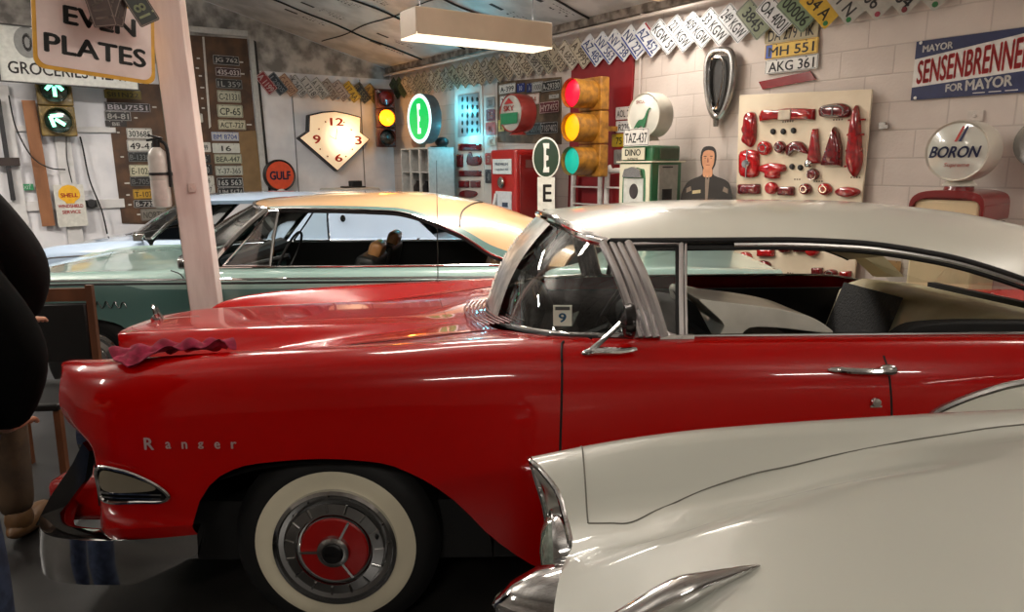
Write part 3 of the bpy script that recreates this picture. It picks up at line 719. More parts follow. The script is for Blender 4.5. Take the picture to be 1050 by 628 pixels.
# ================= the near white car (only its nose is inside the picture)
NEARW = mat('warm_white_lacquer', (174,175,166), .33, coat=.8, var=.012, scale=2)
NC = thing('white_car', 'off-white vintage car nearest the photographer, only its finned fender and hood showing', 'car', None, (0, .86, 0))
NW = .93
ntop = table2([0,.25,.45,.555,.66,.77,.865,.94,1.0], [
 (.04, .80,.80,.79,.79,.82,.875,.905,.88,.83),
 (.16, .835,.84,.835,.815,.83,.89,.920,.895,.845),
 (.3, .875,.885,.885,.835,.845,.905,.940,.915,.865),
 (.5, .91,.925,.93,.90,.865,.92,.960,.938,.885),
 (.8, .94,.955,.965,.965,.93,.94,.98,.96,.905),
 (1.3, .98,.99,1.0,1.01,1.01,.985,1.003,.985,.93),
 (1.9, 1.02,1.02,1.02,1.02,1.02,1.015,1.02,1.0,.95),
 (3.5, 1.0,1.0,1.0,1.0,1.0,1.0,1.01,1.0,.95),
 (5.1, .92,.92,.92,.92,.93,.96,1.0,.98,.9)])
nwe = curve1([(.04,.885),(.2,.915),(.5,NW),(4.4,NW),(5.1,.87)])
nzb = curve1([(0,.50),(.42,.48),(.46,.5),(.55,.64),(.8,.70),(1.0,.68),(1.15,.55),(1.2,.34),(1.4,.28),(3.6,.28),(3.66,.4),(3.8,.6),(4.0,.64),(4.2,.6),(4.35,.4),(5.1,.42)])
def nside(x, d, z): return .045*(1-math.exp(-d/.06))-curve_under(z)
nxf = curve1([(0,.06),(.3,.07),(.5,.10),(.6,.13),(.72,.115),(.82,.07),(.875,.045),(.94,.055),(1,.09)])
nc = dict(W=NW, we=nwe, top=ntop, zb=nzb, side=nside, xf=nxf, xc=curve1([(0,1.75),(1,1.95)]), xr=curve1([(0,4.0),(1,3.8)]), xt=curve1([(0,5.05),(1,5.0)]), belt_in=.88, nose_z=.50,
          nose_in=curve1([(0,0),(.12,.02),(.3,.06),(.6,.05),(1,.03)]))
g = shell(nc); nbody = g.obj('body', [NEARW], NC, ang=60, merge=True)
NZ = lambda x, y: ntop(x, abs(y)/nwe(x))
# hood outline groove and fender cap groove
g = G(); gm = mat('panel_line', (96,94,86), .7)
def near_hit(px, py):
    d = ray(px, py); z = .9
    for _ in range(25): t = (z-EYE)/d.z; z = .5*z+.5*NZ(d.x*t, min(.92, d.y*t-.86))
    return (d.x*t, d.y*t-.86)
hl = [near_hit(*q) for q in ((603,537),(626,537),(648,536),(680,521),(719,504),(770,487),(822,475.5),(907,457),(980,445),(1048,436))]; hl.append((1.75,hl[-1][1]+.01))
HG = hl[0]
hl = smooth_pts([(a,b,0) for a,b in hl], False, 5)
for s in (1,-1):
    g.tube([(a, s*b, NZ(a,b)+.0005) for a,b,_ in hl], .0022, 5)
    g.obj('panel_line', gm, nbody); g = G()
    g.tube([(HG[0]+.01*t, s*lerp(HG[1],.93,t), NZ(HG[0]+.01*t, lerp(HG[1],.93,t))+.0005) for t in np.linspace(0,1,24)], .0020, 5); g.obj('panel_line', gm, nbody); g = G()
for s in (1,-1):
    yL = s*.66
    # headlight under the hooded fender tip
    g = G(); g.lathe([(.098,.05),(.105,-.005),(.098,-.02),(.088,-.008)], (.108, yL, .715), 'x', 40); h = g.obj('headlight', CHROME, NC)
    g = G(); g.lathe([(.090,-.008),(.080,-.028),(.05,-.042),(0,-.047)], (.108, yL, .715), 'x', 40); g.obj('headlight_lens', mat('clear_ribbed_lens', (120,130,120), .06, coat=1, var=.2, scale=60), h)
    g = G(); br = [(nxf(o)-.004, s*o*nwe(nxf(o)), ntop(nxf(o), o)-.006) for o in np.linspace(.60,.96,18)]
    g.tube(br, .0075, 8)
    g.tube(smooth_pts([(.045,s*.80,.89),(.06,s*.775,.84),(.075,s*.765,.79),(.085,s*.762,.73),(.09,s*.75,.66),(.10,s*.72,.62)], False, 4), .008, 8); g.obj('headlight_brow', CHROME, NC)
# bumper with bullet
npath = smooth_pts([(.44,-.93),(.3,-.955),(.16,-.92),(.07,-.80),(.03,-.5),(.01,0),(.03,.5),(.07,.80),(.16,.92),(.3,.955),(.44,.93)], False, 6)
nsec = [lambda t: (-.05,.53), lambda t: (.0,.55), lambda t: (.04,.53), lambda t: (.055,.49), lambda t: (.045,.45), lambda t: (.0,.40), lambda t: (-.05,.40)]
nb = sweep([Vector((p[0],p[1],0)) for p in npath], nsec, 'front_bumper', CHROME, NC, ang=50)
for s in (1,-1):
    g = G(); g.lathe([(0,-.15),(.02,-.14),(.05,-.105),(.078,-.05),(.092,.02),(.095,.08),(.085,.14)], (.10, s*.50, .685), 'x', 40); g.obj('bumper_bullet', CHROME, nb)
g = G(); g.box((.12,0,.62), (.08,1.1,.16)); g.obj('grille_cavity', BLACK, NC)
g = G()
for k in range(5): g.tube([(.09,-.42,.56+.035*k),(.06,0,.56+.035*k),(.09,.42,.56+.035*k)], .006, 6)
g.obj('grille_bar', CHROME, NC)
# chrome spears on the hood
for s in (1,-1):
    pts = [(.06,.15,.012),(.16,.175,.024),(.26,.205,.030),(.34,.235,.020),(.44,.27,.003)]
    g = G(); path = smooth_pts([(a, s*b, NZ(a,b)+c*.8) for a,b,c in pts], False, 5); rr = curve1([(0,.008),(.3,.024),(.55,.027),(.8,.015),(1,.0015)])
    g.tube(path, [rr(i/(len(path)-1)) for i in range(len(path))], 12); g.obj('hood_spear', CHROME, NC)
# side trim, wheels, underbody, greenhouse
for xw, s in ((.85,-1),(.85,1),(4.0,-1),(4.0,1)):
    wheel(NC, xw, s*.86, .355, .355, s, mats_w, dict(white=1))
g = G(); g.box((2.6,0,.38), (4.3,1.45,.22)); g.obj('underbody', BLACK, NC)
def greenhouse(C, rz, c, glass_side, roofm, liner, postm):
    ws_, P_ = windshield(c, C); rf_, R_ = roof(c, [roofm, liner]+c.get('extra', []), C)
    g = G(); g.tube([P_(t,0) for t in np.linspace(0,1,30)], .012, 6); g.tube([P_(t,1) for t in np.linspace(0,1,30)], .013, 6)
    for u in (0,1): g.tube([P_(u,v) for v in np.linspace(0,1,8)], .02, 6)
    g.obj('windshield_rim', CHROME, ws_)
    return ws_, P_, rf_, R_
ngh = dict(ws_base=c3([(0,1.78,0,1.01),(.5,1.82,.42,1.012),(.8,1.95,.72,1.015),(1,2.25,.82,1.02)]), ws_top=c3([(0,2.2,0,1.40),(.5,2.22,.33,1.395),(.8,2.28,.55,1.38),(1,2.36,.63,1.36)]),
   zg=curve1([(2.2,1.37),(3.2,1.38),(3.9,1.30),(4.2,1.15)]), zc=curve1([(2.2,1.42),(3.0,1.46),(3.9,1.40),(4.2,1.28)]), wg=curve1([(2.2,.64),(4.2,.68)]), rxf=curve1([(0,2.2),(1,2.36)]), rxr=curve1([(0,4.15),(1,4.0)]))
greenhouse(NC, 1.0, ngh, None, NEARW, mat('headliner', (190,180,160)), CHROME)
for s in (-1,1):
    g = G(); g.grid(lambda u,v: (lerp(2.3,lerp(4.15,3.95,v),u)+lerp(0,.08,v)*(1-u), s*lerp(.83,.655,v), lerp(1.02,lerp(1.37,1.28,u**4),v)), 12, 4); g.obj('side_window', GLASS, NC, ang=80)
    g = G(); g.bar((3.3,s*.83,1.01),(3.28,s*.655,1.37),.04,.02); g.bar((4.05,s*.83,1.01),(3.95,s*.66,1.32),.12,.02); g.obj('door_pillar', CHROME, NC)
g = G(); g.grid(lambda u,v: (lerp(4.5,4.12,v)-.2*abs(u*2-1)**2, (u*2-1)*lerp(.78,.66,v), lerp(1.0,1.32-.1*abs(u*2-1)**2,v)), 16, 6); g.obj('rear_window', GLASS, NC, ang=80)
# ================= the turquoise car
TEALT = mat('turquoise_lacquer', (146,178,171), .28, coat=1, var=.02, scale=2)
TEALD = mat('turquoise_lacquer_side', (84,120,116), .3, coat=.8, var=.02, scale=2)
PEACH = mat('cream_roof_lacquer', (206,164,118), .28, coat=.9, var=.02, scale=2)
TC = thing('turquoise_car', 'turquoise vintage coupe with cream roof parked behind the red car', 'car', None, (0, 5.4, 0))
TW = .90
ttop = table2([0,.3,.6,.8,.9,.96,1.0], [
 (-3.75,.86,.86,.86,.87,.88,.875,.86),
 (-3.3,.92,.92,.92,.925,.935,.93,.905),
 (-2.6,.955,.955,.95,.945,.948,.94,.912),
 (-2.0,.985,.985,.98,.965,.95,.94,.912),
 (.3,.985,.985,.98,.965,.952,.94,.912),
 (1.0,.96,.96,.955,.95,.945,.935,.91),
 (1.85,.90,.90,.90,.90,.91,.90,.88)])
twe = curve1([(-3.75,.80),(-3.5,.87),(-3.1,TW),(1.2,TW),(1.85,.84)])
tzb = curve1([(-3.8,.42),(-3.25,.40),(-3.2,.5),(-3.08,.62),(-2.85,.66),(-2.6,.62),(-2.45,.45),(-2.4,.32),(0,.3),(.1,.45),(.25,.6),(.5,.64),(.75,.6),(.9,.42),(1.9,.42)])
def tside(x, d, z): return .035*(1-math.exp(-d/.03))-curve_under(z)
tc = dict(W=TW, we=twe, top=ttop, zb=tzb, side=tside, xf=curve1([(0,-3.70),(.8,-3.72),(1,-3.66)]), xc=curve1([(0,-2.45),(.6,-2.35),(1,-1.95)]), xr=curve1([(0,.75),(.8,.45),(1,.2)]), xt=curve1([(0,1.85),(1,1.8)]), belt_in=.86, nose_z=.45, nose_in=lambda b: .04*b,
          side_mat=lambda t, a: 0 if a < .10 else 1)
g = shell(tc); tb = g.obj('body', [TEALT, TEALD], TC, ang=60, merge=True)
tw = lambda x, z: twe(x)+tside(x, ttop(x,1.0)-z, z)
def tpt(x, z, o=.004): return (x, -(tw(x,z)+o), z)
g = G(); g.tube([tpt(x, ttop(x,1.0)-.012, -.004) for x in np.linspace(-3.6,1.75,70)], .010, 8); g.obj('belt_moulding', CHROME, tb)
g = G(); g.tube([tpt(x, ttop(x,1.0)-.034, -.004) for x in np.linspace(-3.6,1.75,70)], .009, 8); g.obj('belt_black_line', BLACK, tb)  # black line just below the belt moulding
g = G()
for x in (-2.02, -.66): g.tube([tpt(x, z, -.002) for z in np.linspace(.89,.35,14)], .004, 5)
g.tube([(-2.14-.10*(1-t), -lerp(.86,.905,t), ttop(-2.1, lerp(.86,1,t)/1)+.0) for t in np.linspace(0,1,6)], .004, 5)
g.obj('panel_gap', BLACK, tb)
g = G(); pp = [tpt(-2.82+i*.0145, .74+.018*sin(i*1.7)+(.012 if i % 4 == 0 else 0), .004) for i in range(22)]; g.tube(smooth_pts(pp, False, 3), .0035, 5); g.obj('fender_script', mat('dark_chrome', (120,120,120), .12, 1), tb)
for xw, s in ((-2.83,-1),(-2.83,1),(.48,-1),(.48,1)):
    wheel(TC, xw, s*.84, .34, .34, s, mats_w, dict(white=0))
g = G(); g.box((-1,0,.42), (5.0,1.35,.25)); g.obj('underbody', BLACK, TC)
g = G(); g.box((-3.72,0,.52), (.12,1.78,.14)); g.obj('front_bumper', CHROME, TC, bevel=.04)
g = G(); g.box((1.86,0,.52), (.12,1.78,.14)); g.obj('rear_bumper', CHROME, TC, bevel=.04)
tgh = dict(ws_base=c3([(0,-2.42,0,.99),(.5,-2.38,.40,.99),(.8,-2.22,.68,.98),(1,-2.02,.78,.965)]), ws_top=c3([(0,-1.86,0,1.37),(.5,-1.84,.33,1.365),(.8,-1.76,.54,1.35),(1,-1.66,.62,1.335)]),
   zg=curve1([(-1.9,1.33),(-1.5,1.345),(-.82,1.325),(-.36,1.175),(-.10,1.02),(.15,.955),(.7,.93)]), zc=curve1([(-1.9,1.375),(-1.3,1.415),(-.8,1.42),(-.2,1.33),(.27,1.17),(.75,1.0)]),
   wg=curve1([(-1.9,.60),(-.8,.635),(0,.72),(.5,.78)]), rxf=curve1([(0,-1.87),(.6,-1.84),(1,-1.64)]), rxr=curve1([(0,.72),(1,.35)]), rexp=2.6, extra=[TEALD],
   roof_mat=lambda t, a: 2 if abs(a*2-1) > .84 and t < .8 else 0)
tws, TP, trf, TR = greenhouse(TC, 1, tgh, None, PEACH, mat('headliner', (190,180,160)), CHROME)
for a in (0,1):
    g = G(); g.tube([Vector(TR(t, a))+Vector((0,(-.004 if a == 0 else .004),-.008)) for t in np.linspace(0,.88,50)], .008, 6); g.obj('window_trim', CHROME, trf)
    g = G(); g.tube([Vector(TR(t, a))+Vector((0,(-.002 if a == 0 else .002),-.026)) for t in np.linspace(0,.86,50)], .011, 6); g.obj('window_seal', BLACK, trf)
g = G(); g.tube([Vector(TR(.64+.015*abs(a-.5), a))+Vector((0,0,.003)) for a in np.linspace(.1,.9,30)], .006, 6); g.obj('roof_seam', mat('dark_seam_trim', (60,50,40), .4, .6), trf)
for s in (-1,1):
    g = G(); P = lambda x, z: Vector((x, s*lerp(.775,.64,(z-.965)/.37), z))
    g.tube([P(-1.615,.965), P(-1.60,1.15), P(-1.575,1.325)], .011, 8); g.tube(smooth_pts([P(-1.93,.972), P(-1.80,1.12), P(-1.64,1.32)], False, 3), .008, 8); g.tube([P(-1.93,.972),P(-1.61,.968)], .008, 8); g.tube([P(-1.64,1.32),P(-1.575,1.325)], .008, 8); v = g.obj('vent_window', CHROME, TC)
    g = G(); g.add([P(-1.90,.975),P(-1.62,.97),P(-1.585,1.32),P(-1.64,1.31)], [(0,1,2,3)]); g.obj('vent_pane', GLASS, v)
    g = G(); g.tube([(x, s*.79, .963) for x in np.linspace(-2.0,.1,12)], .007, 6); g.obj('sill_trim', CHROME, TC)
g = G(); g.box((-2.13,-.86,1.0), (.12,.05,.075)); g.obj('door_mirror', CHROME, TC, bevel=.02, bseg=3)
g = G(); g.cyl((-2.11,-.84,.93),(-2.11,-.86,.97),.012); g.obj('mirror_stem', CHROME, TC)
# turquoise car interior
tan = mat('tan_vinyl', (176,132,82), .4, coat=.3, var=.06); dk2 = mat('dark_green_trim', (24,28,27), .5)
g = G(); g.box((-.9,.76,.80), (2.2,.03,.32)); g.box((-.9,-.76,.80), (2.2,.03,.30)); g.box((-.9,0,.55), (2.6,1.5,.06)); g.box((-2.1,0,.8), (.06,1.4,.3)); g.box((.28,0,.72), (.04,1.45,.42)); g.obj('cabin_lining', dk2, TC)
g = G(); g.tube([(-2.02,y,.95) for y in np.linspace(-.7,.7,12)], .06, 10); g.obj('dashboard', dk2, TC)
g = G(); cst = Vector((-1.62,-.34,.98)); Mx = Matrix.Rotation(math.radians(-65), 3, 'Y')
g.tube([cst+Mx@Vector((.19*cos(a),.19*sin(a),0)) for a in np.linspace(0,2*PI,36,endpoint=False)], .009, 8, closed=True); g.tube([cst,(-1.95,-.34,.9)], .02, 8); g.obj('steering_wheel', BLACK, TC)
for y in (-.38, .38):
    g = G(); g.box((-1.05,y,.80), (.14,.56,.42), 0, Matrix.Rotation(math.radians(14),3,'Y')); g.box((-1.3,y,.62), (.5,.56,.14)); st = g.obj('front_seat', dk2, TC, bevel=.04, bseg=3)
    g = G(); g.box((-.97,y,1.03), (.09,.26,.12), 0, Matrix.Rotation(math.radians(20),3,'Y')); g.obj('headrest', tan, st, bevel=.035, bseg=3)
g = G(); g.box((-.10,0,.86), (.18,1.3,.36), 0, Matrix.Rotation(math.radians(22),3,'Y')); g.obj('rear_seat', tan, TC, bevel=.06, bseg=3)
# ================= the pale blue car in the back
PB = mat('pale_blue_lacquer', (160,178,200), .28, coat=1, var=.02, scale=2); NAVY = mat('dark_blue_roof', (150,160,182), .3, coat=.8, var=.03)
BC = thing('pale_blue_car', 'pale silvery blue hardtop parked furthest back by the license plate boards', 'car', None, (0, 7.45, 0))
BW = .88
btop = table2([0,.3,.6,.8,.92,1.0], [(-4.7,.80,.80,.80,.81,.82,.79),(-4.3,.90,.90,.895,.89,.895,.84),(-3.6,.96,.96,.955,.94,.93,.87),(-1,.96,.96,.955,.94,.93,.87),(-.4,.90,.90,.90,.91,.92,.86)])
bwe = curve1([(-4.7,.78),(-4.3,.86),(-3.9,BW),(-.9,BW),(-.4,.82)])
bzb = curve1([(-4.8,.4),(-4.2,.38),(-4.15,.5),(-3.9,.62),(-3.65,.5),(-3.6,.3),(-1.35,.3),(-1.3,.5),(-1.05,.6),(-.8,.5),(-.75,.38),(.5,.4)])
bc = dict(W=BW, we=bwe, top=btop, zb=bzb, side=lambda x,d,z: .03*(1-math.exp(-d/.03))-curve_under(z), xf=curve1([(0,-4.68),(1,-4.62)]), xc=curve1([(0,-3.85),(.6,-3.75),(1,-3.4)]), xr=curve1([(0,-.6),(1,-.9)]), xt=curve1([(0,-.4),(1,-.44)]), belt_in=.86, nose_z=.45, nose_in=lambda b: .04*b)
g = shell(bc); bb = g.obj('body', [PB], BC, ang=60, merge=True)
g = G(); g.tube([(x, -(bwe(x)+.022), btop(x,1)-.05) for x in np.linspace(-4.5,-.5,40)], .007, 6); g.obj('side_moulding', CHROME, bb)
for xw, s in ((-3.9,-1),(-3.9,1),(-1.05,-1),(-1.05,1)):
    wheel(BC, xw, s*.82, .34, .34, s, mats_w, dict(white=0))
g = G(); g.box((-2.55,0,.42), (3.9,1.3,.25)); g.obj('underbody', BLACK, BC)
bgh = dict(ws_base=c3([(0,-3.85,0,.965),(.5,-3.80,.40,.965),(.8,-3.65,.66,.955),(1,-3.45,.75,.945)]), ws_top=c3([(0,-3.25,0,1.325),(.5,-3.22,.33,1.32),(.8,-3.12,.52,1.305),(1,-3.02,.60,1.29)]),
   zg=curve1([(-3.3,1.29),(-2,1.30),(-1.2,1.28),(-.9,1.15),(-.6,.98)]), zc=curve1([(-3.3,1.325),(-2.6,1.36),(-1.3,1.35),(-.9,1.22),(-.6,1.0)]), wg=curve1([(-3.3,.60),(-1.5,.62),(-.7,.74)]), rxf=curve1([(0,-3.26),(.6,-3.2),(1,-3.0)]), rxr=curve1([(0,-.6),(1,-.75)]))
bws, BP, brf, BR = greenhouse(BC, 1, bgh, None, PB, mat('headliner', (190,180,160)), CHROME)
for s in (-1,1):
    g = G(); g.add([(-2.35,s*.76,.93),(-.72,s*.76,.93),(-.80,s*.72,1.0),(-1.1,s*.635,1.27),(-2.2,s*.615,1.295)], [(0,1,2,3,4)]); g.add([(-2.35,s*.745,.93),(-.72,s*.745,.93),(-1.1,s*.62,1.27),(-2.2,s*.60,1.295)], [(3,2,1,0)]); q = g.obj('quarter_panel', PB, BC)
    g = G(); g.lathe([(.035,-.004*1),(.03,-.012),(0,-.012)] if s < 0 else [(.035,.004),(.03,.012),(0,.012)], (-1.62,s*.70,1.12), 'y', 20, sx=.75); g.obj('landau_badge', mat('dark_chrome', (120,120,120), .12, 1), q)
    g = G(); g.tube([(-2.3,s*.765,.94),(-2.19,s*.62,1.29)], .012, 6); g.tube([(-3.0,s*.76,.94),(-2.95,s*.61,1.28)], .010, 6); g.obj('window_trim', CHROME, BC)
g = G(); g.box((-3.52,-.86,1.0-.03), (.10,.05,.07)); g.cyl((-3.5,-.82,.9),(-3.5,-.85,.95),.01); g.obj('door_mirror', CHROME, BC, bevel=.015)
g = G(); g.box((-2.3,.70,.8), (2.6,.03,.28)); g.box((-2.3,-.72,.8), (2.6,.03,.26)); g.box((-2.3,0,.6), (2.6,1.4,.06)); g.obj('cabin_lining', dk2, BC)
for y in (-.36,.36):
    g = G(); g.box((-2.5,y,.88), (.14,.54,.46), 0, Matrix.Rotation(math.radians(14),3,'Y')); g.obj('front_seat', dk2, BC, bevel=.04)
# ------------------------------------------------------------------ things on the walls
def wl(W, x, y, off=0.0): return W.at(x, y, off)
def plate(W, cx, cy, wp, hp, bg, fg, txt, label, group=None, off=.02, tilt=0, w=None, h=None, rough=.5, edge=None, bold=.02, small=None, cat='license plate', name='license_plate', loc=None, yaw=0, extra=None):
    if w is None: w, h = W.size(cx, cy, wp, hp, off)
    g = G(); g.poly(rrect(w, h, min(w,h)*.09, 3), -.002, 0, 0)
    if edge: 
        t = h*.035
        for s in (-1,1): g.box((0,-.0025,s*(h/2-t*1.6)), (w*.93,.001,t), 2); g.box((s*(w/2-t*1.6),-.0025,0), (t,.001,h*.9), 2)
    if txt: g.text(txt, 0, -h*.04, w*min(.86, .15*len(txt)+.06), h*(.56 if small is None else small), -.0032, 1, bold)
    for sx in (-1,1): 
        g.lathe([(.006,0),(.004,-.003),(0,-.003)], (sx*w*.28,-.002,h*.40), 'y', 8, 1)
    ms = [paint(*bg, rough=rough), paint(*fg)]+([paint(*edge)] if edge else [])
    if extra: extra(g, ms, w, h)
    o = g.obj(name, ms, loc=loc if loc is not None else W.at(cx, cy, off)); o.rotation_euler = (0, tilt, W.rot+yaw)
    return tag(o, label, cat, group)
WH, CRM, BLK, GRY = (205,203,196), (196,190,164), (20,20,22), (120,112,100)
# --- brown boards on the back wall
brown = noisy('brown_hardboard', (64,42,26), (88,60,38), 5, .6); brown2 = mat('tan_hardboard', (122,96,62), .6, var=.08, scale=8)
def board(W, pts, mats, label, cat='board', name='display_board', off=(.002,.016), hooks=(), mi=None, group=None):
    P = [W.uz(W.at(x, y)) for x, y in pts]; c = (sum(p[0] for p in P)/len(P), sum(p[1] for p in P)/len(P))
    g = G(); g.poly([(p[0]-c[0], p[1]-c[1]) for p in P], -off[1], -off[0]); o = g.obj(name, mats, loc=W.pt(c[0], c[1]), rotz=W.rot, bevel=.002); tag(o, label, cat, group)
    for hx, hy, hw in hooks:
        q = W.uz(W.at(hx, hy)); h = G(); h.box((0,0,0), (hw,.01,.018)); k = h.obj('board_peg', paint(200,196,188), o); k.location = (q[0]-c[0], -off[1]-.006, q[1]-c[1])
    return o
board(WL, [(107,84),(192,88),(205,232),(125,229)], brown, 'tall brown hardboard left of the timber post, holding a column of plates', hooks=[(158,110,.05),(139,121,.04),(121,136,.03),(125,161,.04),(130,188,.06),(131,200,.04),(133,210,.04),(142,220,.04)])
bB = board(WL, [(193,36),(253,40),(268,198),(205,198)], brown, 'tall dark brown hardboard right of the timber post, holding a column of plates', hooks=[(203,60,.04),(202,70,.04),(205,78,.04),(207,90,.05),(207,101,.03),(208,111,.04),(247,64,.05),(248,76,.06),(255,128,.07)])
g = G(); P = [WL.uz(WL.at(x, y)) for x, y in [(207,38),(209,38),(216,130),(214,132)]]; c = P[0]; g.poly([(p[0]-c[0], p[1]-c[1]) for p in P], -.022, -.017); 
k = g.obj('board_seam', paint(190,186,178), bB); k.location = (c[0]-WL.uz(bB.location)[0], 0, c[1]-bB.location.z)
board(WL, [(244,135),(262,134),(269,197),(249,198)], brown2, 'lighter tan patch of hardboard beside the lower plates of the right board', off=(.017,.022), name='board_patch')
board(WL, [(193,27),(253,32),(253,38),(193,33)], paint(196,194,190), 'white painted strip above the right brown board', off=(.01,.05), name='wall_strip', cat='strip')
board(WL, [(254,40),(259,41),(275,205),(269,205)], paint(178,178,176), 'narrow white upright at the right edge of the brown boards', off=(.01,.05), name='wall_strip', cat='strip')
board(WL, [(259,41),(262,43),(278,205),(275,205)], paint(24,24,24), 'narrow black cable running down beside the white upright', off=(.01,.03), name='cable_duct', cat='cable')
LB = 'license plates on the brown boards of the back wall'
for cx, cy, wp, hp, bg, fg, t, lab in [
 (126,97,38,9,(120,104,30),(60,52,24),'S81N22','dirty dark yellow license plate, topmost on the left brown board'),
 (131,110,47,9,(36,30,30),(214,208,214),'BBU7551','wide dark license plate with white letters reading BBU7551'),
 (121,119,27,10,(30,26,26),(196,192,188),'84-81','dark license plate reading 84-81 below the wide BBU7551 plate'),
 (119,127,22,6,(30,26,26),(190,188,184),'BE','small dark tag reading BE below the 84-81 plate'),
 (143,137,26,11,WH,BLK,'303685','white license plate reading 303685 left of the fire extinguisher'),
 (145,149.5,29,12,WH,BLK,'49-41','white license plate reading 49-41 with black digits'),
 (145,161,27,10,(24,28,28),(120,124,124),'B-13388','black license plate reading B-13388'),
 (147,175,28,12,CRM,(70,76,60),'E-10240','pale license plate reading E-10240'),
 (146,186,25,10,(26,26,28),(110,112,112),'B-7055','black license plate reading B-7055'),
 (149,199,25,10,(176,136,36),(60,44,20),'T-1072','orange yellow license plate low on the left brown board'),
 (149,209,24,8,(28,26,26),(206,204,200),'B-735','black license plate with white digits reading B-735'),
 (158,220,27,12,(120,116,108),(70,66,62),'NORTH','grey card plate at the bottom of the left brown board'),
 (232,62,27,10,(20,20,22),(190,188,184),'JG 762','black license plate reading JG 762, topmost on the right brown board'),
 (234,74,26,9,(52,22,24),(214,206,206),'435-033','dark red license plate reading 435-033'),
 (235,86,27,10,(20,22,24),(150,152,150),'1L 359','black license plate with white end bars reading L 359'),
 (235,99,24,12,(170,170,152),(60,62,56),'C-21331','pale license plate reading C-21331'),
 (236,114,26,13,(182,182,160),(40,44,40),'CP-65','pale license plate reading CP-65 in tall characters'),
 (238,128,28,10,(184,180,156),(44,44,40),'ACT-727','pale license plate reading ACT-727'),
 (231,140,28,9,(180,184,190),(54,70,140),'BM 8704','whitish license plate with blue letters reading BM 8704'),
 (232,152,28,10,(190,192,186),(40,42,40),'16','whitish license plate reading only 16'),
 (234,163,28,10,(168,170,148),(54,56,50),'BEA-447','pale license plate reading BEA-447'),
 (235,175,28,10,(176,178,168),(70,74,72),'Y-37-365','pale license plate reading Y-37-365'),
 (236,187,27,10,(24,24,26),(200,200,198),'165 563','black license plate reading 165 563'),
 (237,197,27,10,(24,24,26),(190,190,188),'UM 5674','black license plate reading UM 5674 half hidden by the cars'),
 (202,121,12,9,(180,178,170),(40,40,40),'88','narrow white plate half hidden by the post, beside the CP-65 plate'),
 (210,151,12,10,(190,188,182),(50,50,50),'599','narrow white plate reading 599 at the right edge of the post'),
 (210,163,12,9,(26,28,28),(150,152,150),'16','narrow black plate reading 6 at the right edge of the post'),
 (211,174,13,11,(26,26,28),(170,170,168),'070','narrow black plate reading 070 at the right edge of the post'),
 (213,185,13,9,(184,182,174),(50,50,48),'26','narrow white plate reading 26 at the right edge of the post'),
 (214,194,13,9,(178,176,170),(56,56,54),'327','narrow white plate reading 327 at the right edge of the post')]:
    plate(WL, cx, cy, wp, hp, bg, fg, t, lab, LB, off=.024, edge=fg if (len(t) > 4) else None)
# --- slanted plates hanging in a row on the back wall
cols = [((130,28,34),(205,190,188),'A 1199','red'),((26,38,50),(130,138,146),'J 2905','dark navy blue'),((176,142,118),(110,70,56),'C-51507','tan and brown'),((176,176,176),(80,80,84),'K 24718','grey white, reading K 24718,'),((182,182,182),(76,78,84),'L 1718','grey white, reading L 1718,'),((180,182,182),(80,84,84),'A 19040','grey white, reading A 19040,'),((150,144,140),(86,70,66),'C 51701','grey and rust'),((158,150,148),(92,80,84),'5 1718','grey and mauve'),((176,146,36),(84,64,24),'117 AA','bright yellow'),((24,24,32),(120,116,90),'B 3555','black'),((150,128,70),(82,64,34),'A 7305','dull gold')]
for i, (bg, fg, t, nm) in enumerate(cols):
    x = 273+i*10.9; y = 85+i*1.15
    plate(WL, x, y, 0, 0, bg, fg, t, 'slanted %s license plate in the back wall row' % nm, 'slanted plates along the back wall', w=.31, h=.165, off=.05+.004*i, tilt=math.radians(52), yaw=math.radians(-6), edge=fg)
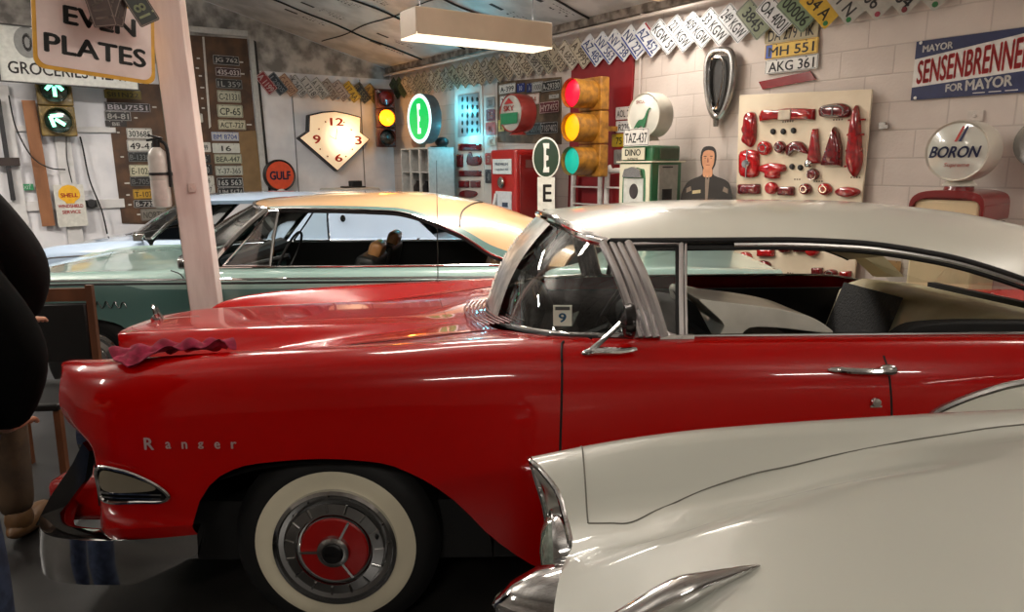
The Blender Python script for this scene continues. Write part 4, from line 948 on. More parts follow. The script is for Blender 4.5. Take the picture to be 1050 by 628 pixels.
# --- slanted plates hanging from the pipe on the block wall
def pxx(p):
    d = Vector(p)-Vector((0,0,EYE)); return 525+FPX*d.dot(RT)/d.dot(FWD)
k = 0; c = -10.45; last = {}
grim = [((172,158,134),(88,76,62)),((184,170,146),(92,80,66)),((158,150,128),(76,70,58)),((192,180,160),(104,92,78)),((166,160,146),(82,76,68))]
silver_txt = ['KGW 51','221 KGW','409 KGW','33 KGW','249 KGW','3845','OA 4001','00006','UT 5999']
rr = random.Random(5); ngrim = 0
while c < -2.3:
    p = WR.pt(c, 2.815, .07+.004*(k % 2)); x = pxx(p); tl = math.radians(48+rr.uniform(-4,4)); ex = None
    if x < 603:
        bg, fg = grim[(k*3) % 5]; t = rr.choice('ABCDEHKN')+' %d' % rr.randint(1000,9999)
        if x < 412: bg, fg = (70,84,60), (40,44,34)
        lab = 'grimy tan license plate hanging slanted from the pipe, in the far half of the row'; ed = fg; ro = .55
    elif x < 668:
        j = sum(1 for q in last if q == 'b'); bg, fg = (196,198,202), (44,62,120); t = rr.choice(['NV','AZ','HI'])+' %d' % rr.randint(100,999); ed = None; ro = .4
        last['b'] = last.get('b', 0)+1; n = ['first','second','third','fourth','fifth','sixth','seventh'][last['b']-1]
        lab = 'white license plate with blue lower edge, %s from left of its kind on the pipe' % n
        if x > 655: lab = 'white license plate with red and blue edges hanging above the red panel edge'
        rd = x > 655
        def ex(g, ms, w, h, rd=rd):
            ms.append(paint(34,52,128) ); ms.append(paint(150,30,28)); i0 = len(ms)-2; g.box((-w*.0,-.0025,-h*.43), (w*.9,.001,h*.09), i0)
            if rd: g.box((0,-.0025,h*.43), (w*.9,.001,h*.1), i0+1)
    elif x < 838:
        j = last.get('s', 0); last['s'] = j+1; t = silver_txt[min(j, 8)]; bg, fg = ((200,202,204),(40,42,46)) if j < 7 else ((120,140,108),(40,44,40))
        if j == 5: bg = (128,136,112)
        ed = (90,92,96); ro = .3; lab = '%s license plate ending in %s hanging slanted from the pipe' % ('shiny silver white' if j < 5 else 'pale scenic', t)
    else:
        j = last.get('y', 0); last['y'] = j+1; t = ['54 A','81 N','306','LT 84','K 70','Z 19','P 33'][min(j,6)]; bg, fg = ((196,160,40),(60,50,30)) if j == 0 else ((172,170,162),(60,60,62)); ed = None; ro = .4
        cc_ = [(40,120,60),(40,120,60),(150,50,70),(120,30,40),(30,100,50),(60,60,60),(60,60,60)][min(j,6)]
        lab = ('yellow license plate at the right end of the pipe' if j == 0 else 'white license plate reading %s near the top edge, right of the yellow one' % t)
        def ex(g, ms, w, h, cc_=cc_): ms.append(paint(*cc_)); g.lathe([(.02,0),(.018,-.003),(0,-.003)], (w*.40,-.002,-h*.3), 'y', 10, len(ms)-1)
    if x < 1000: plate(WR, 0, 0, 0, 0, bg, fg, t, lab, 'slanted plates hanging from the wall pipe', w=.33, h=.17, loc=p, tilt=tl, yaw=math.radians(10), edge=ed, rough=ro, extra=ex)
    c += .20; k += 1
# --- flat pictures and boards on the block wall
pe = mat('white_board', (206,200,192), .5, var=.03)
R = 'license plates on the brown board above the red pump'
board(WR, [(511,84),(576,79),(576,148),(511,146)], noisy('old_brown_board', (74,58,40), (104,84,60), 7, .7), 'brown board covered with license plates above the red gas pump')
for cx, cy, wp, hp, bg, fg, t, lab in [
 (520,91,17,10,WH,BLK,'A-399','white license plate reading A-399, top left of the brown plate board'),
 (534,90,8,9,(28,42,110),(200,200,206),'10','small blue license plate reading 10'),(543,90,6,9,(24,34,90),(180,184,190),'A','narrow blue license plate beside the small blue one'),
 (551,89,12,10,(176,176,172),(66,66,66),'1000','narrow pale license plate in the top row of the plate board'),(565,88,20,11,(28,28,28),(196,196,190),'A-29330','black license plate reading A-29330, top right of the plate board'),
 (522,103,19,11,WH,BLK,'728 636','white license plate reading 728 636'),(544,102,18,11,(206,188,176),(150,60,40),'5094','cream license plate with red digits reading 5094'),
 (568,99,10,4,(160,158,150),(80,80,80),'NJ','tiny pale tag under the top right plate'),(542,115,15,12,(190,158,30),(70,60,30),'10110','bright yellow license plate in the middle of the plate board'),
 (563,110,20,12,(96,22,32),(206,186,176),'HY7455','dark red license plate reading HY7455'),(522,114,16,11,(60,50,38),(120,110,90),'4 1120','dull brown license plate behind the round pump globe'),
 (547,132,16,12,(28,34,36),(110,120,122),'2 0014','dark green black license plate right of the pump globe'),(563,131,18,12,(34,26,24),(200,196,190),'7187402','dark license plate reading 7187402 at the lower right of the plate board'),
 (514,129,6,12,(176,152,48),(80,70,30),'1','narrow yellow license plate at the lower left of the plate board')]:
    plate(WR, cx, cy, wp, hp, bg, fg, t, lab, R, off=.03, edge=fg if len(t) > 3 else None)
board(WR, [(497,98),(511,97),(510,215),(498,215)], pe, 'narrow white board with a column of small plates left of the red pump')
for cx, cy, wp, hp, bg, fg, t, lab in [(503,105,9,11,(140,138,136),(90,90,92),'221','small grey plate at the top of the narrow white board'),(503,118,9,12,(110,26,40),(190,160,160),'188','small dark red plate on the narrow white board'),
  (503,132,10,13,(176,84,74),(120,40,36),'MA','small pinkish red plate on the narrow white board'),(504,145,9,9,(190,174,150),(130,90,70),'NC','small cream plate on the narrow white board'),(501,163,7,12,(150,60,54),(200,180,170),'57','small worn red plate low on the narrow white board'),(501,181,7,14,(60,60,64),(170,170,170),'40','small dark plate lowest on the narrow white board')]:
    plate(WR, cx, cy, wp, hp, bg, fg, t, lab, 'small plates on the narrow white board', off=.03)
R = 'plates hung beside the traffic light'
for cx, cy, wp, hp, bg, fg, t, lab in [(640,116,17,13,(198,190,184),(40,38,40),'AOL 24','white license plate reading AOL 24 beside the traffic light'),(640,130,17,12,(200,200,198),(36,38,44),'R220','white license plate reading 220 beside the traffic light'),(636,144,17,13,(176,148,24),(64,56,26),'751','yellow license plate reading 751 beside the traffic light'),(636,161,13,15,(140,138,132),(110,108,104),'NY','grey license plate below the yellow 751 plate')]:
    plate(WR, cx, cy, wp, hp, bg, fg, t, lab, R, off=.034)
board(WR, [(588,64),(652,56),(643,215),(584,215)], mat('deep_red_board', (128,8,14), .5, var=.06), 'deep red painted panel on the block wall behind the traffic light', name='wall_panel', cat='panel', off=(.002,.03))
c_ = WR.at(657,40,.03); g = G(); g.tube([(0,0,.12), (0,0,-.4), (0,0,-.95)], .012, 8); tag(g.obj('wall_conduit', pipem, loc=c_, rotz=WR.rot), 'thin vertical conduit on the block wall above the green pump', 'pipe')
# european plates
def eu(g, ms, w, h): ms.append(paint(40,70,150)); g.box((-w*.42,-.0025,0), (w*.12,.001,h*.86), len(ms)-1)
plate(WR, 811, 33, 54, 17, (164,152,120), (50,46,44), 'DA 279 MK', 'long dusty beige license plate reading DA 279 MK, top of the three long plates', 'long plates on the block wall', off=.02, small=.7)
plate(WR, 811, 50, 54, 16, (206,168,60), (40,38,40), ' MH 551', 'long yellow license plate reading MH 551', 'long plates on the block wall', off=.02, small=.62, extra=eu, edge=(120,90,40))
plate(WR, 811, 66, 54, 15, (206,204,200), (34,34,38), 'AKG 361', 'long white license plate reading AKG 361', 'long plates on the block wall', off=.02, small=.7, edge=(40,40,44))
board(WR, [(779,84),(832,73),(838,82),(783,92)], mat('deep_red_strip', (120,10,16), .25, coat=.8), 'slim red reflective strip below the three long plates', name='reflective_strip', cat='strip', off=(.002,.02))
# sensenbrenner sign
def quadsign():
    W = WR; P = [W.uz(W.at(x, y)) for x, y in [(937,103),(941,43),(1122,15),(1122,92)]]; x0 = P[1][0]; w = .94; zt = P[1][1]; zb_ = P[0][1]; h = zt-zb_
    o = thing('campaign_sign', 'red white and blue tin campaign sign reading MAYOR SENSENBRENNER FOR MAYOR', 'sign', None, W.pt(x0, zb_, .01), W.rot)
    L = (WR.uz(WR.at(1050, 60))[0]-x0)*13.1/12; navy = paint(26,34,78); wht = paint(208,204,200); red = paint(168,24,28)
    g = G(); g.poly([(0,0),(L,0),(L,h),(0,h)], -.006, 0); o1 = g.obj('sign_plate', wht, o)
    g = G(); g.poly([(0,h*.70),(L,h*.93),(L,h),(0,h)], -.0075, -.006); g.poly([(0,0),(L,0),(L,h*.34),(0,h*.22)], -.0075, -.006); g.obj('sign_bands', navy, o1)
    g = G(); g.text('MAYOR', L*.20, h*.865, L*.27, h*.12, -.009, 0, .04, rot=.02); g.obj('white_lettering', wht, o1); g = G(); g.text('FOR', L*.385, h*.165, L*.15, h*.13, -.009, 0, .04, rot=.03); g.text('MAYOR', L*.67, h*.19, L*.38, h*.18, -.009, 0, .04, rot=.04)
    for i in range(3): g.box((L*(.6+.13*i), -.009, h*.045), (L*.1,.001,.006))
    g.obj('white_lettering', wht, o1)
    g = G(); b0 = len(g.v); g.text('SENSENBRENNER', L*.51, 0, L*.95, 1, -.0082, 0, .035)
    for i in range(b0, len(g.v)):
        x, y, z = g.v[i]; t = x/L; hh = lerp(.40,.50,t)*h; zc = lerp(.46,.635,t)*h; g.v[i] = (x, y, zc+z*hh)
    g.v = [(min(a, L-.002), b, c) for a, b, c in g.v]
    g.obj('red_lettering', red, o1)
    g = G()
    for x, z in ((.03,.015),(.03,h-.012)): g.lathe([(.012,-.006),(.01,-.012),(0,-.013)], (x,0,z), 'y', 12)
    g.obj('sign_screw', paint(220,220,216), o)
quadsign()
# grille hung on the wall
def px_poly(W, pts, off): return [W.uz(W.at(x, y, off)) for x, y in pts]
def wall_mesh(W, cx, cy, off): q = W.at(cx, cy, off); return W.uz(q)
c0 = wall_mesh(WR, 739, 88, .05); o = thing('chrome_grille', 'tall oval chrome car grille surround hung on the block wall', 'grille', None, WR.pt(c0[0], c0[1], .05), WR.rot)
ring = [(a-c0[0], b-c0[1]) for a, b in px_poly(WR, [(728,64),(733,54),(742,52),(751,54),(754,68),(752,90),(747,108),(741,119),(735,119),(730,108),(727,85)], .05)]
ring = smooth_pts(ring, True, 5)
g = G(); g.tube([(a,-.03,b) for a, b in ring], .032, 10, closed=True); go = g.obj('grille_ring', DCHROME, o)
ring2 = [(a*.55-.02, b*.78+.01) for a, b in ring]; g = G(); g.tube([(a,-.05,b) for a, b in ring2], .012, 8, closed=True); g.obj('grille_inner_ring', CHROME, o)
g = G(); g.poly([(a*.8,b*.85) for a, b in ring], -.02, 0); g.obj('grille_mesh', paint(40,38,36), o)
g = G(); g.tube([(-.01,-.03,-.27),(-.01,-.03,-.36)], [.03,.022], 10); g.obj('grille_stem', DCHROME, o)
# --- big cream board of red tail lamp lenses
bd = board(WR, [(763,98),(899,92),(880,292),(757,286)], noisy('cream_board', (206,190,164), (222,208,184), 2, .5), 'large cream board covered with red tail lamp lenses', off=(.05,.07))
redlens = mat('red_lamp_lens', (150,8,14), .12, coat=1, var=.25, scale=30); redlens2 = mat('bright_red_lens', (176,14,20), .12, coat=1, var=.2, scale=30); dredlens = mat('dark_red_lens', (104,10,18), .15, coat=1, var=.25, scale=30)
LG = 'tail lamp lenses on the cream board'
def lens(W, cx, cy, pts, m, label, deep=.05, off=.072, group=LG, extras=None, taper=.72, sm=True, cat='tail lamp lens'):
    q = W.uz(W.at(cx, cy, off)); P = [W.uz(W.at(cx+a, cy+b, off)) for a, b in pts]; P = [(a-q[0], b-q[1]) for a, b in P]
    if sm: P = smooth_pts(P, True, 3)
    g = G(); n = len(P); cxx = sum(p[0] for p in P)/n; czz = sum(p[1] for p in P)/n; rows = [(1,0),(1,-.35),(.93,-.7),(.78,-.93),(.5,-1.0)]
    vs = []; 
    for s, d in rows: vs += [(cxx+(p[0]-cxx)*s, deep*d, czz+(p[1]-czz)*s) for p in P]
    fs = [(i*n+k, i*n+(k+1) % n, (i+1)*n+(k+1) % n, (i+1)*n+k) for i in range(len(rows)-1) for k in range(n)]; fs.append(tuple(range((len(rows)-1)*n, len(rows)*n)))
    g.add(vs, fs); o = g.obj('lamp_lens', m, merge=True, ang=50, loc=W.pt(q[0], q[1], off), rotz=W.rot); tag(o, label, cat, group)
    if extras: extras(o, P, deep)
    return o
def rct(w, h, r=None): return [(-w/2,-h/2),(0,-h/2*1.02),(w/2,-h/2),(w/2*1.02,0),(w/2,h/2),(0,h/2*1.02),(-w/2,h/2),(-w/2*1.02,0)] if r else [(-w/2,-h/2),(w/2,-h/2),(w/2,h/2),(-w/2,h/2)]
def rnd_(w, h): return [(w/2*cos(a), h/2*sin(a)) for a in np.linspace(0, 2*PI, 12, endpoint=False)]
def ring_on(o, P, deep, s=.55, r=.006, m=None):
    g = G(); n = len(P); cx = sum(p[0] for p in P)/n; cz = sum(p[1] for p in P)/n; g.tube([(cx+(p[0]-cx)*s, -deep*1.0, cz+(p[1]-cz)*s) for p in P], r, 6, closed=True); g.obj('lens_ring', m or CHROME, o)
lens(WR,769,133,[(-4,-15),(0,-18),(6,-16),(7,0),(6,12),(2,18),(-3,16),(-7,12),(-5,6),(-7,0),(-5,-6)],redlens,'tall curved red lens at the upper left of the cream board')
def midw(o, P, d): g = G(); g.box((-.0,-d-.004,0), (.11,.012,.08)); g.obj('lens_window', paint(190,176,156), o, bevel=.003)
lens(WR,808,118,[(-29,1),(-26,-5),(-12,-5),(0,-7),(14,-7),(28,-6),(28,5),(14,5),(0,6),(-14,5),(-28,7)],redlens,'long red lens bar with a clear window in its middle',extras=midw,sm=False)
def dring(o, P, d): ring_on(o, P, d, .68, .007); g = G(); g.box((0,-d,0),(.012,.014,.07)); g.obj('lens_bar', CHROME, o)
lens(WR,857,115,[(-16,1),(-15,-5),(-6,-8),(8,-9),(15,-5),(16,1),(12,6),(-5,6),(-14,5)],dredlens,'bullet shaped dark red lens with chrome frame at the top of the cream board',extras=dring)
def fins(o, P, d):
    g = G()
    for z in (-.19,-.07,.05,.16): g.box((0,-.02,z),(.125,.03,.014))
    g.obj('lens_fin', redlens, o)
lens(WR,878,145,[(1,-37),(4,-30),(6,0),(7,20),(3,33),(-1,37),(-6,30),(-8,20),(-6,0),(-3,-25)],redlens,'tall torpedo shaped ribbed red lens at the right of the cream board',deep=.07,extras=fins)
for x, y, t in ((793,135,'leftmost black knob of the upper row of three'),(803.5,135,'middle black knob of the upper row of three'),(814,134,'rightmost black knob of the upper row of three'),(812.5,171,'left black knob of the lower pair'),(821,172,'right black knob of the lower pair')):
    lens(WR,x,y,rnd_(5,6),BLACK,t+' on the cream board',.02,group='black knobs on the cream board', cat='knob')
lens(WR,785,152,rnd_(14,15),redlens2,'round bright red lens with inner rings, left of the joined pair',extras=lambda o,P,d: ring_on(o,P,d,.5))
lens(WR,801,151,rnd_(11,13),dredlens,'dark round lens, right of the joined pair mid board',extras=lambda o,P,d: ring_on(o,P,d,.45))
lens(WR,817.5,152,[(-10,6),(-9,-3),(-2,-7),(6,-6),(11,1),(12,6),(4,2),(-4,4),(-8,8)],dredlens,'arched dark red lens with a silver triangle in the middle of the cream board',extras=lambda o,P,d: ring_on(o,P,d,.5,.004))
def cap(o, P, d): g = G(); g.ell((-.03,-.03,-.13),(.035,.03,.035),12); g.obj('lens_cap', CHROME, o)
lens(WR,836,151,[(-1,-19),(3,-19),(6,17),(-7,17)],redlens,'slim upright wedge shaped red lens with a chrome base',sm=False,extras=cap)
lens(WR,855,151,[(2,-21),(6,-14),(9,0),(9,20),(-11,19),(-5,0)],dredlens,'shark fin shaped dark red lens beside the wedge',sm=False,deep=.07)
def cross(o, P, d): g = G(); g.lathe([(.04,-d),(.035,-d-.02),(0,-d-.022)],(0,0,0),'y',16); g.box((0,-d,0),(.01,.01,.24)); g.obj('lens_cross', CHROME, o)
lens(WR,769,168,[(-8,-13),(8,-13),(10,0),(8,13),(-8,13),(-10,0)],redlens2,'barrel shaped red lens with a chrome centre bar',extras=cross)
lens(WR,793,175,[(-12,-5),(0,-8),(12,-6),(13,0),(7,3),(6,8),(-6,8),(-7,3),(-13,0)],redlens2,'bowl shaped red lens below the joined pair',deep=.06)
lens(WR,835,179,rnd_(11,12),dredlens,'small round dark red lens right of the lower black knobs',extras=lambda o,P,d: ring_on(o,P,d,.85,.004))
low = [(769,194,'r',21,10,dredlens,'dark red rectangular lens, left end of the row above the car roof'),(792,193,'o',12,13,redlens2,'round bright red lens second in the row above the car roof'),(807,196,'r',15,9,dredlens,'small dark rectangular lens third in the row above the car roof'),(827,194,'o',12,12,dredlens,'round dark lens fourth in the row above the car roof'),(847,194,'o',13,13,redlens,'round lens with a silver ring fifth in the row above the car roof'),(870,197,'o',25,11,redlens,'wide oval ribbed red lens at the right end of the row above the car roof'),
 (765,265,'o',14,14,redlens,'round red lens seen through the car window at the left edge of the cream board'),(786,259,'r',16,8,redlens2,'rectangular red lens seen through the car window, upper left'),(783,272,'o',16,10,dredlens,'oval dark red lens seen through the car window below the rectangular one'),(806,255,'o',13,9,dredlens,'dark oval lens seen through the car window just under the roof line'),(821,255,'r',11,7,dredlens,'dark square lens seen through the car window just under the roof line'),(834,257,'o',13,12,redlens2,'round bright red lens seen through the car window, right of the square one'),(839,278,'r',10,7,dredlens,'small framed square lens seen low through the car window'),(853,280,'o',13,8,dredlens,'dark oval lens with silver rim seen low through the car window'),(868,281,'r',10,6,redlens,'small red lens at the lower right corner of the cream board')]
for x, y, s, w, h, m, lab in low: lens(WR,x,y,rnd_(w,h) if s == 'o' else rct(w,h,1),m,lab,extras=(lambda o,P,d: ring_on(o,P,d,.5)) if x in (847,853,827) else None)
g = G()
for x, y, n in ((803,125,5),(855,123,4),(873,182,4),(835,186,4),(815,184,3),(808,280,3)):
    q = WR.uz(WR.at(x, y, .071)); 
    for i in range(n): g.box((q[0]-WR.uz(bd.location)[0]+i*.022, -.0712, q[1]-bd.location.z), (.012,.0006,.012))
g.obj('pencilled_note', paint(90,70,56), bd)
g = G(); g.box((0,0,0),(.05,.03,.05)); g.box((.035,-.01,-.01),(.03,.02,.03)); tag(g.obj('metal_bracket', DCHROME, loc=WR.at(905,129,.02), rotz=WR.rot, bevel=.003),'small grey metal bracket on the block wall right of the cream board','bracket')
# --- strips left of the red pump
board(WR, [(467,88),(495,86),(498,215),(468,215)], pe, 'tall white board with a grey sheet and small red lenses')
sh = board(WR, [(471,98),(492,95),(494,138),(471,141)], mat('grey_sheet', (150,150,150), .4, metal=.3), 'grey sheet of small black clips on the tall white board', off=(.02,.024), cat='display sheet', name='display_sheet')
rr = random.Random(9)
for i in range(5):
    for j in range(4):
        g = G(); g.ell((0,0,0), (.022+.012*rr.random(),.008,.030+.012*rr.random()), 10); q = WR.uz(WR.at(474+j*5, 102+i*8, .03)); k = g.obj('black_clip', BLACK, sh); k.location = (q[0]-WR.uz(sh.location)[0], -.028, q[1]-sh.location.z)
SG = 'small lenses on the tall white board'
for x, y, pts, lab in [(482,151,rct(22,7,1),'wide dark red lens, topmost on the tall white board'),(472,165,rct(6,13,1),'narrow upright red lens at the left of the second row on the tall white board'),(486,164,[(-6,-5),(-3,-8),(0,-3),(7,-4),(7,5),(-6,5)],'stepped red lens at the right of the second row on the tall white board'),(482,178,rct(22,6,1),'long flat dark red lens, third row of the tall white board'),(476,189,rct(10,7,1),'left small red lens in the fourth row of the tall white board'),(488,189,rct(9,7,1),'right small red lens in the fourth row of the tall white board'),(481,199,[(-9,-2),(-3,-4),(6,-3),(9,0),(4,4),(-9,3)],'boat shaped red lens low on the tall white board')]:
    lens(WR, x, y, pts, dredlens, lab, .03, .02, SG)
# --- small signs seen through the rear side window
plate(WR,913,273,21,12,(150,110,60),(90,60,30),'','small wooden plaque seen through the red car rear window',None,off=.02,cat='plaque',name='wooden_plaque')
plate(WR,958,262,48,12,(150,152,150),(70,72,72),'SUPREME','grey framed sign seen through the red car rear window',None,off=.02,cat='sign',name='framed_sign',edge=(50,50,50))
plate(WR,957,279,46,10,(24,24,26),(130,130,130),'GARAGE','black sign with grey letters seen through the red car rear window',None,off=.02,cat='sign',name='framed_sign')
# --- traffic lights
def signal(name, label, loc, rotz, s, lenses, hm, vis=.25, closed=False, arrow=None):
    o = thing(name, label, 'traffic light', None, loc, rotz); n = len(lenses)
    for i, (lm, op) in enumerate(lenses):
        z = (n-1-i)*s+s/2
        g = G(); g.box((0,.06,z), (s*1.02,.12,s*.985)); sec_ = g.obj('signal_section', hm, o, bevel=.015, bseg=3)
        r = s*.43
        g = G()
        def vz(t, a, z=z):
            an = -PI*.5+.0+2*PI*t; cut = 1 if (not arrow) else (.35+.65*max(0, sin(an))); return (r*cos(an), -a*vis*max(.12, cut), z+r*sin(an))
        g.grid(vz, 36, 3); g.grid(lambda t,a: (vz(t,a)[0]*.97, vz(t,a)[1], z+(vz(t,a)[2]-z)*.97), 36, 3); v = g.obj('visor', hm, sec_, ang=60)
        g = G(); yy = -vis+.03 if op else -.02; g.lathe([(r*.96, yy+.03),(r*.9, yy+.012),(r*.6, yy),(0, yy-.006)], (0,0,z), 'y', 32); g.obj('signal_lens', lm, sec_)
        if arrow:
            g = G(); a = arrow[i]; M = Matrix.Rotation(a, 3, 'Y')
            b0 = len(g.v); g.box((0,0,-.02), (r*.26,.004,r*.75)); g.bar((0,0,r*.62),(-r*.55,0,0), .004, r*.26); g.bar((0,0,r*.62),(r*.55,0,0), .004, r*.26)
            for k in range(b0, len(g.v)): q = M@Vector(g.v[k]); g.v[k] = (q.x, q.y-.03, q.z+z)
            g.obj('lit_arrow', mat('lit_green_arrow', (190,255,225), .5, emit=(130,255,200), es=3.0), sec_)
    return o
ochre = noisy('ochre_signal_paint', (128,84,22), (168,114,34), 14, .45, coat=.2)
s_ = .335
p = WR.at(617, 182, .42); 
signal('traffic_light', 'large ochre traffic light with lit red, yellow and teal lenses', p+WR.r*(-.20), WR.rot, s_, [(mat('lit_red', (240,10,50), .3, emit=(255,10,50), es=.9),1),(mat('lit_amber', (250,170,0), .3, emit=(255,165,0), es=.95),1),(mat('lit_teal', (10,170,150), .3, emit=(5,160,140), es=.55),1)], ochre, .26)
g = G(); g.box((0,0,0),(.06,.28,.05)); bk = g.obj('mounting_arm', ochre, bpy.data.objects['traffic_light']); bk.location = (0,.26,.50)

brass = noisy('brassy_signal_paint', (96,78,36), (134,112,58), 14, .4, coat=.2)
p = WL.at(62, 140, .22)
signal('traffic_light', 'two lamp brass coloured traffic light with lit green arrows on the back wall', p, WL.rot, .37, [(mat('dark_green_lens', (8,40,30), .2, coat=1),0),(mat('dark_green_lens'),0)], brass, .12, arrow=[0, math.radians(-55)])
rusty = noisy('dark_rusty_paint', (50,20,14), (86,34,20), 12, .4, coat=.3)
p = WL.at(397, 151, .35)
signal('traffic_light', 'small dark reddish three lamp traffic light with its amber lens lit, in the wall corner', p, WL.rot-.25, .30, [(mat('dark_red_glass', (90,14,10), .2, coat=1),0),(mat('hot_amber', (255,150,20), .3, emit=(255,120,8), es=9),1),(mat('dark_glass', (16,22,20), .2, coat=1),0)], rusty, .10)
pl = bpy.data.lights.new('amber_glow', 'POINT'); pl.energy = 9; pl.color = (1,.42,.05); pl.shadow_soft_size = .06; po = bpy.data.objects.new('amber_glow', pl); COL.objects.link(po); po.location = WL.at(388, 118, .62)
# --- neon clock
cx, cy = 344, 143; P = [WL.uz(WL.at(x, y, .14)) for x, y in [(318,119),(331,116),(343,115),(356,117.5),(369,121),(368.5,136),(378,143),(346,174.5),(308,141.5),(317.5,135)]]; q = WL.uz(WL.at(cx, cy, .14)); P = [(a-q[0], b-q[1]) for a, b in P]
o = thing('lit_wall_clock', 'glowing cream shield shaped wall clock with red numerals and dark rim', 'clock', None, WL.pt(q[0], q[1], .14), WL.rot)
g = G(); g.poly([(a*1.05, b*1.05) for a, b in P], -.0, .135); g.obj('clock_case', paint(36,34,36), o, bevel=.01)
def glowface():
    m = bpy.data.materials.new('backlit_clock_face'); m.use_nodes = True; nt = m.node_tree; N = nt.nodes; L = nt.links; p = N['Principled BSDF']; tc = N.new('ShaderNodeTexCoord')
    mp = N.new('ShaderNodeVectorMath'); mp.operation = 'DISTANCE'; mp.inputs[1].default_value = (.14,0,.02); L.new(tc.outputs['Object'], mp.inputs[0])
    rp = N.new('ShaderNodeMapRange'); rp.inputs[1].default_value = .05; rp.inputs[2].default_value = .42; rp.inputs[3].default_value = 2.6; rp.inputs[4].default_value = .42; rp.interpolation_type = 'SMOOTHSTEP'
    L.new(mp.outputs['Value'], rp.inputs[0]); L.new(rp.outputs[0], p.inputs['Emission Strength']); p.inputs['Emission Color'].default_value = L3((255,222,178))+(1,); p.inputs['Base Color'].default_value = L3((240,220,190))+(1,); return m
g = G(); g.poly(P, -.012, 0); g.obj('clock_face', glowface(), o)
g = G(); redn = mat('red_numeral', (200,60,40), .4)
for t, x, y, w, h in (('12',345,125,14,8),('9',324.5,143,8,9),('3',367,144,7,9),('6',347,162,8,8)):
    a = WL.uz(WL.at(x, y, .14)); ww, hh = WL.size(x, y, w, h, .14); g.text(t, a[0]-q[0], a[1]-q[1], ww, hh, -.016, 0, .03, rot=0 if t in ('12','6') else .0)
g.obj('clock_numeral', redn, o)
g = G()
for i in range(12):
    if i % 3: a = PI/2-i*PI/6; g.lathe([(.014,-.004),(.0,-.004)], (.33*cos(a)*.92,-.012,.30*sin(a)), 'y', 8)
g.obj('minute_dot', paint(120,110,70), o)
g = G(); g.bar((0,-.02,.0),(.03,-.02,.16),.012,.004); g.bar((0,-.022,0),(-.10,-.022,.05),.012,.004); g.obj('clock_hand', paint(110,104,80), o)
# --- gulf disc
q = WL.at(286.5, 180, .11); o = thing('round_sign', 'round orange sign reading GULF with dark rim', 'sign', None, q, WL.rot)
r = .235; g = G(); g.lathe([(r,.04),(r,-.03),(r*.93,-.045),(r*.86,-.035)], (0,0,0), 'y', 48); g.obj('sign_rim', paint(22,18,18), o)
g = G(); g.lathe([(r*.88,-.037),(0,-.039)], (0,0,0), 'y', 48); dsk = g.obj('sign_disc', paint(206,72,34), o)
g = G(); g.text('GULF', 0, .0, r*1.34, r*.56, -.042, 0, .05); g.obj('sign_lettering', paint(26,30,64), dsk)
g = G(); g.lathe([(.03,-.035),(.025,-.05),(0,-.052)], (0,0,-r*.97), 'y', 12, sx=2.2); g.obj('sign_foot', paint(200,196,190), o)
# --- GROCERIES-MEATS sign
q = WL.uz(WL.at(72, 60, .45)); ww, hh = WL.size(72, 60, 141, 56, .45)
o = thing('store_sign', 'long white store sign reading GROCERIES-MEATS behind the yellow-edged sign', 'sign', None, WL.pt(q[0], q[1], .45), WL.rot); o.rotation_euler = (0, math.radians(1.2), WL.rot)
g = G(); g.box((0,.02,0), (ww,.03,hh)); sp = g.obj('sign_panel', paint(214,214,208), o, bevel=.003)
g = G(); 
for s in (-1,1): g.box((0,0,s*hh/2), (ww+.02,.04,.014)); g.box((s*ww/2,0,0), (.014,.04,hh))
g.obj('sign_frame', paint(60,60,60), o)
g = G(); g.text('GROCERIES-MEATS', .02*ww, -hh*.24, ww*.92, hh*.22, .003, 0, .02); g.obj('sign_lettering', paint(44,42,42), sp); g = G(); g.text('O', -ww*.29, hh*.22, .10, .21, .003, 0, .06); sl = g.obj('sign_lettering', paint(44,42,42), sp)
g = G(); g.lathe([(.10,.004),(.13,.003)], (-ww*.29,0,hh*.22), 'y', 28, sz=1.35); g.obj('letter_circle', paint(140,140,138), sp)  # printed grey circle around the letter
# --- EVEN PLATES sign
q = at_y(99, 38.5, 3.93); yaw = math.radians(45); o = thing('hanging_sign', 'yellow-edged pinkish white sign reading EVEN PLATES at the top left', 'sign', None, q, yaw); o.rotation_euler = (0, math.radians(5.0), yaw)
ww, hh = .578, .403
g = G(); g.poly(rrect(ww, hh, .05, 6), -.004, .004); sp = g.obj('sign_border', paint(206,156,34), o)
g = G(); g.poly(rrect(ww*.935, hh*.90, .045, 6), -.0055, -.004); g.obj('sign_face', noisy('pinkish_enamel', (206,190,184), (222,208,204), 4, .4), sp)
g = G(); g.text('EVEN', .02, hh*.16+.02, ww*.60, hh*.235, -.007, 0, .04); g.obj('sign_lettering', paint(20,22,22), sp); g = G(); g.text('PLATES', .0, -hh*.17, ww*.84, hh*.245, -.007, 0, .035); g.obj('sign_lettering', paint(20,22,22), sp)
g = G(); 
for x in (-.22,.22): g.cyl((x,0,hh/2),(x,0,hh/2+1.05),.003,n=6)
g.obj('hanging_wire', BLACK, o)
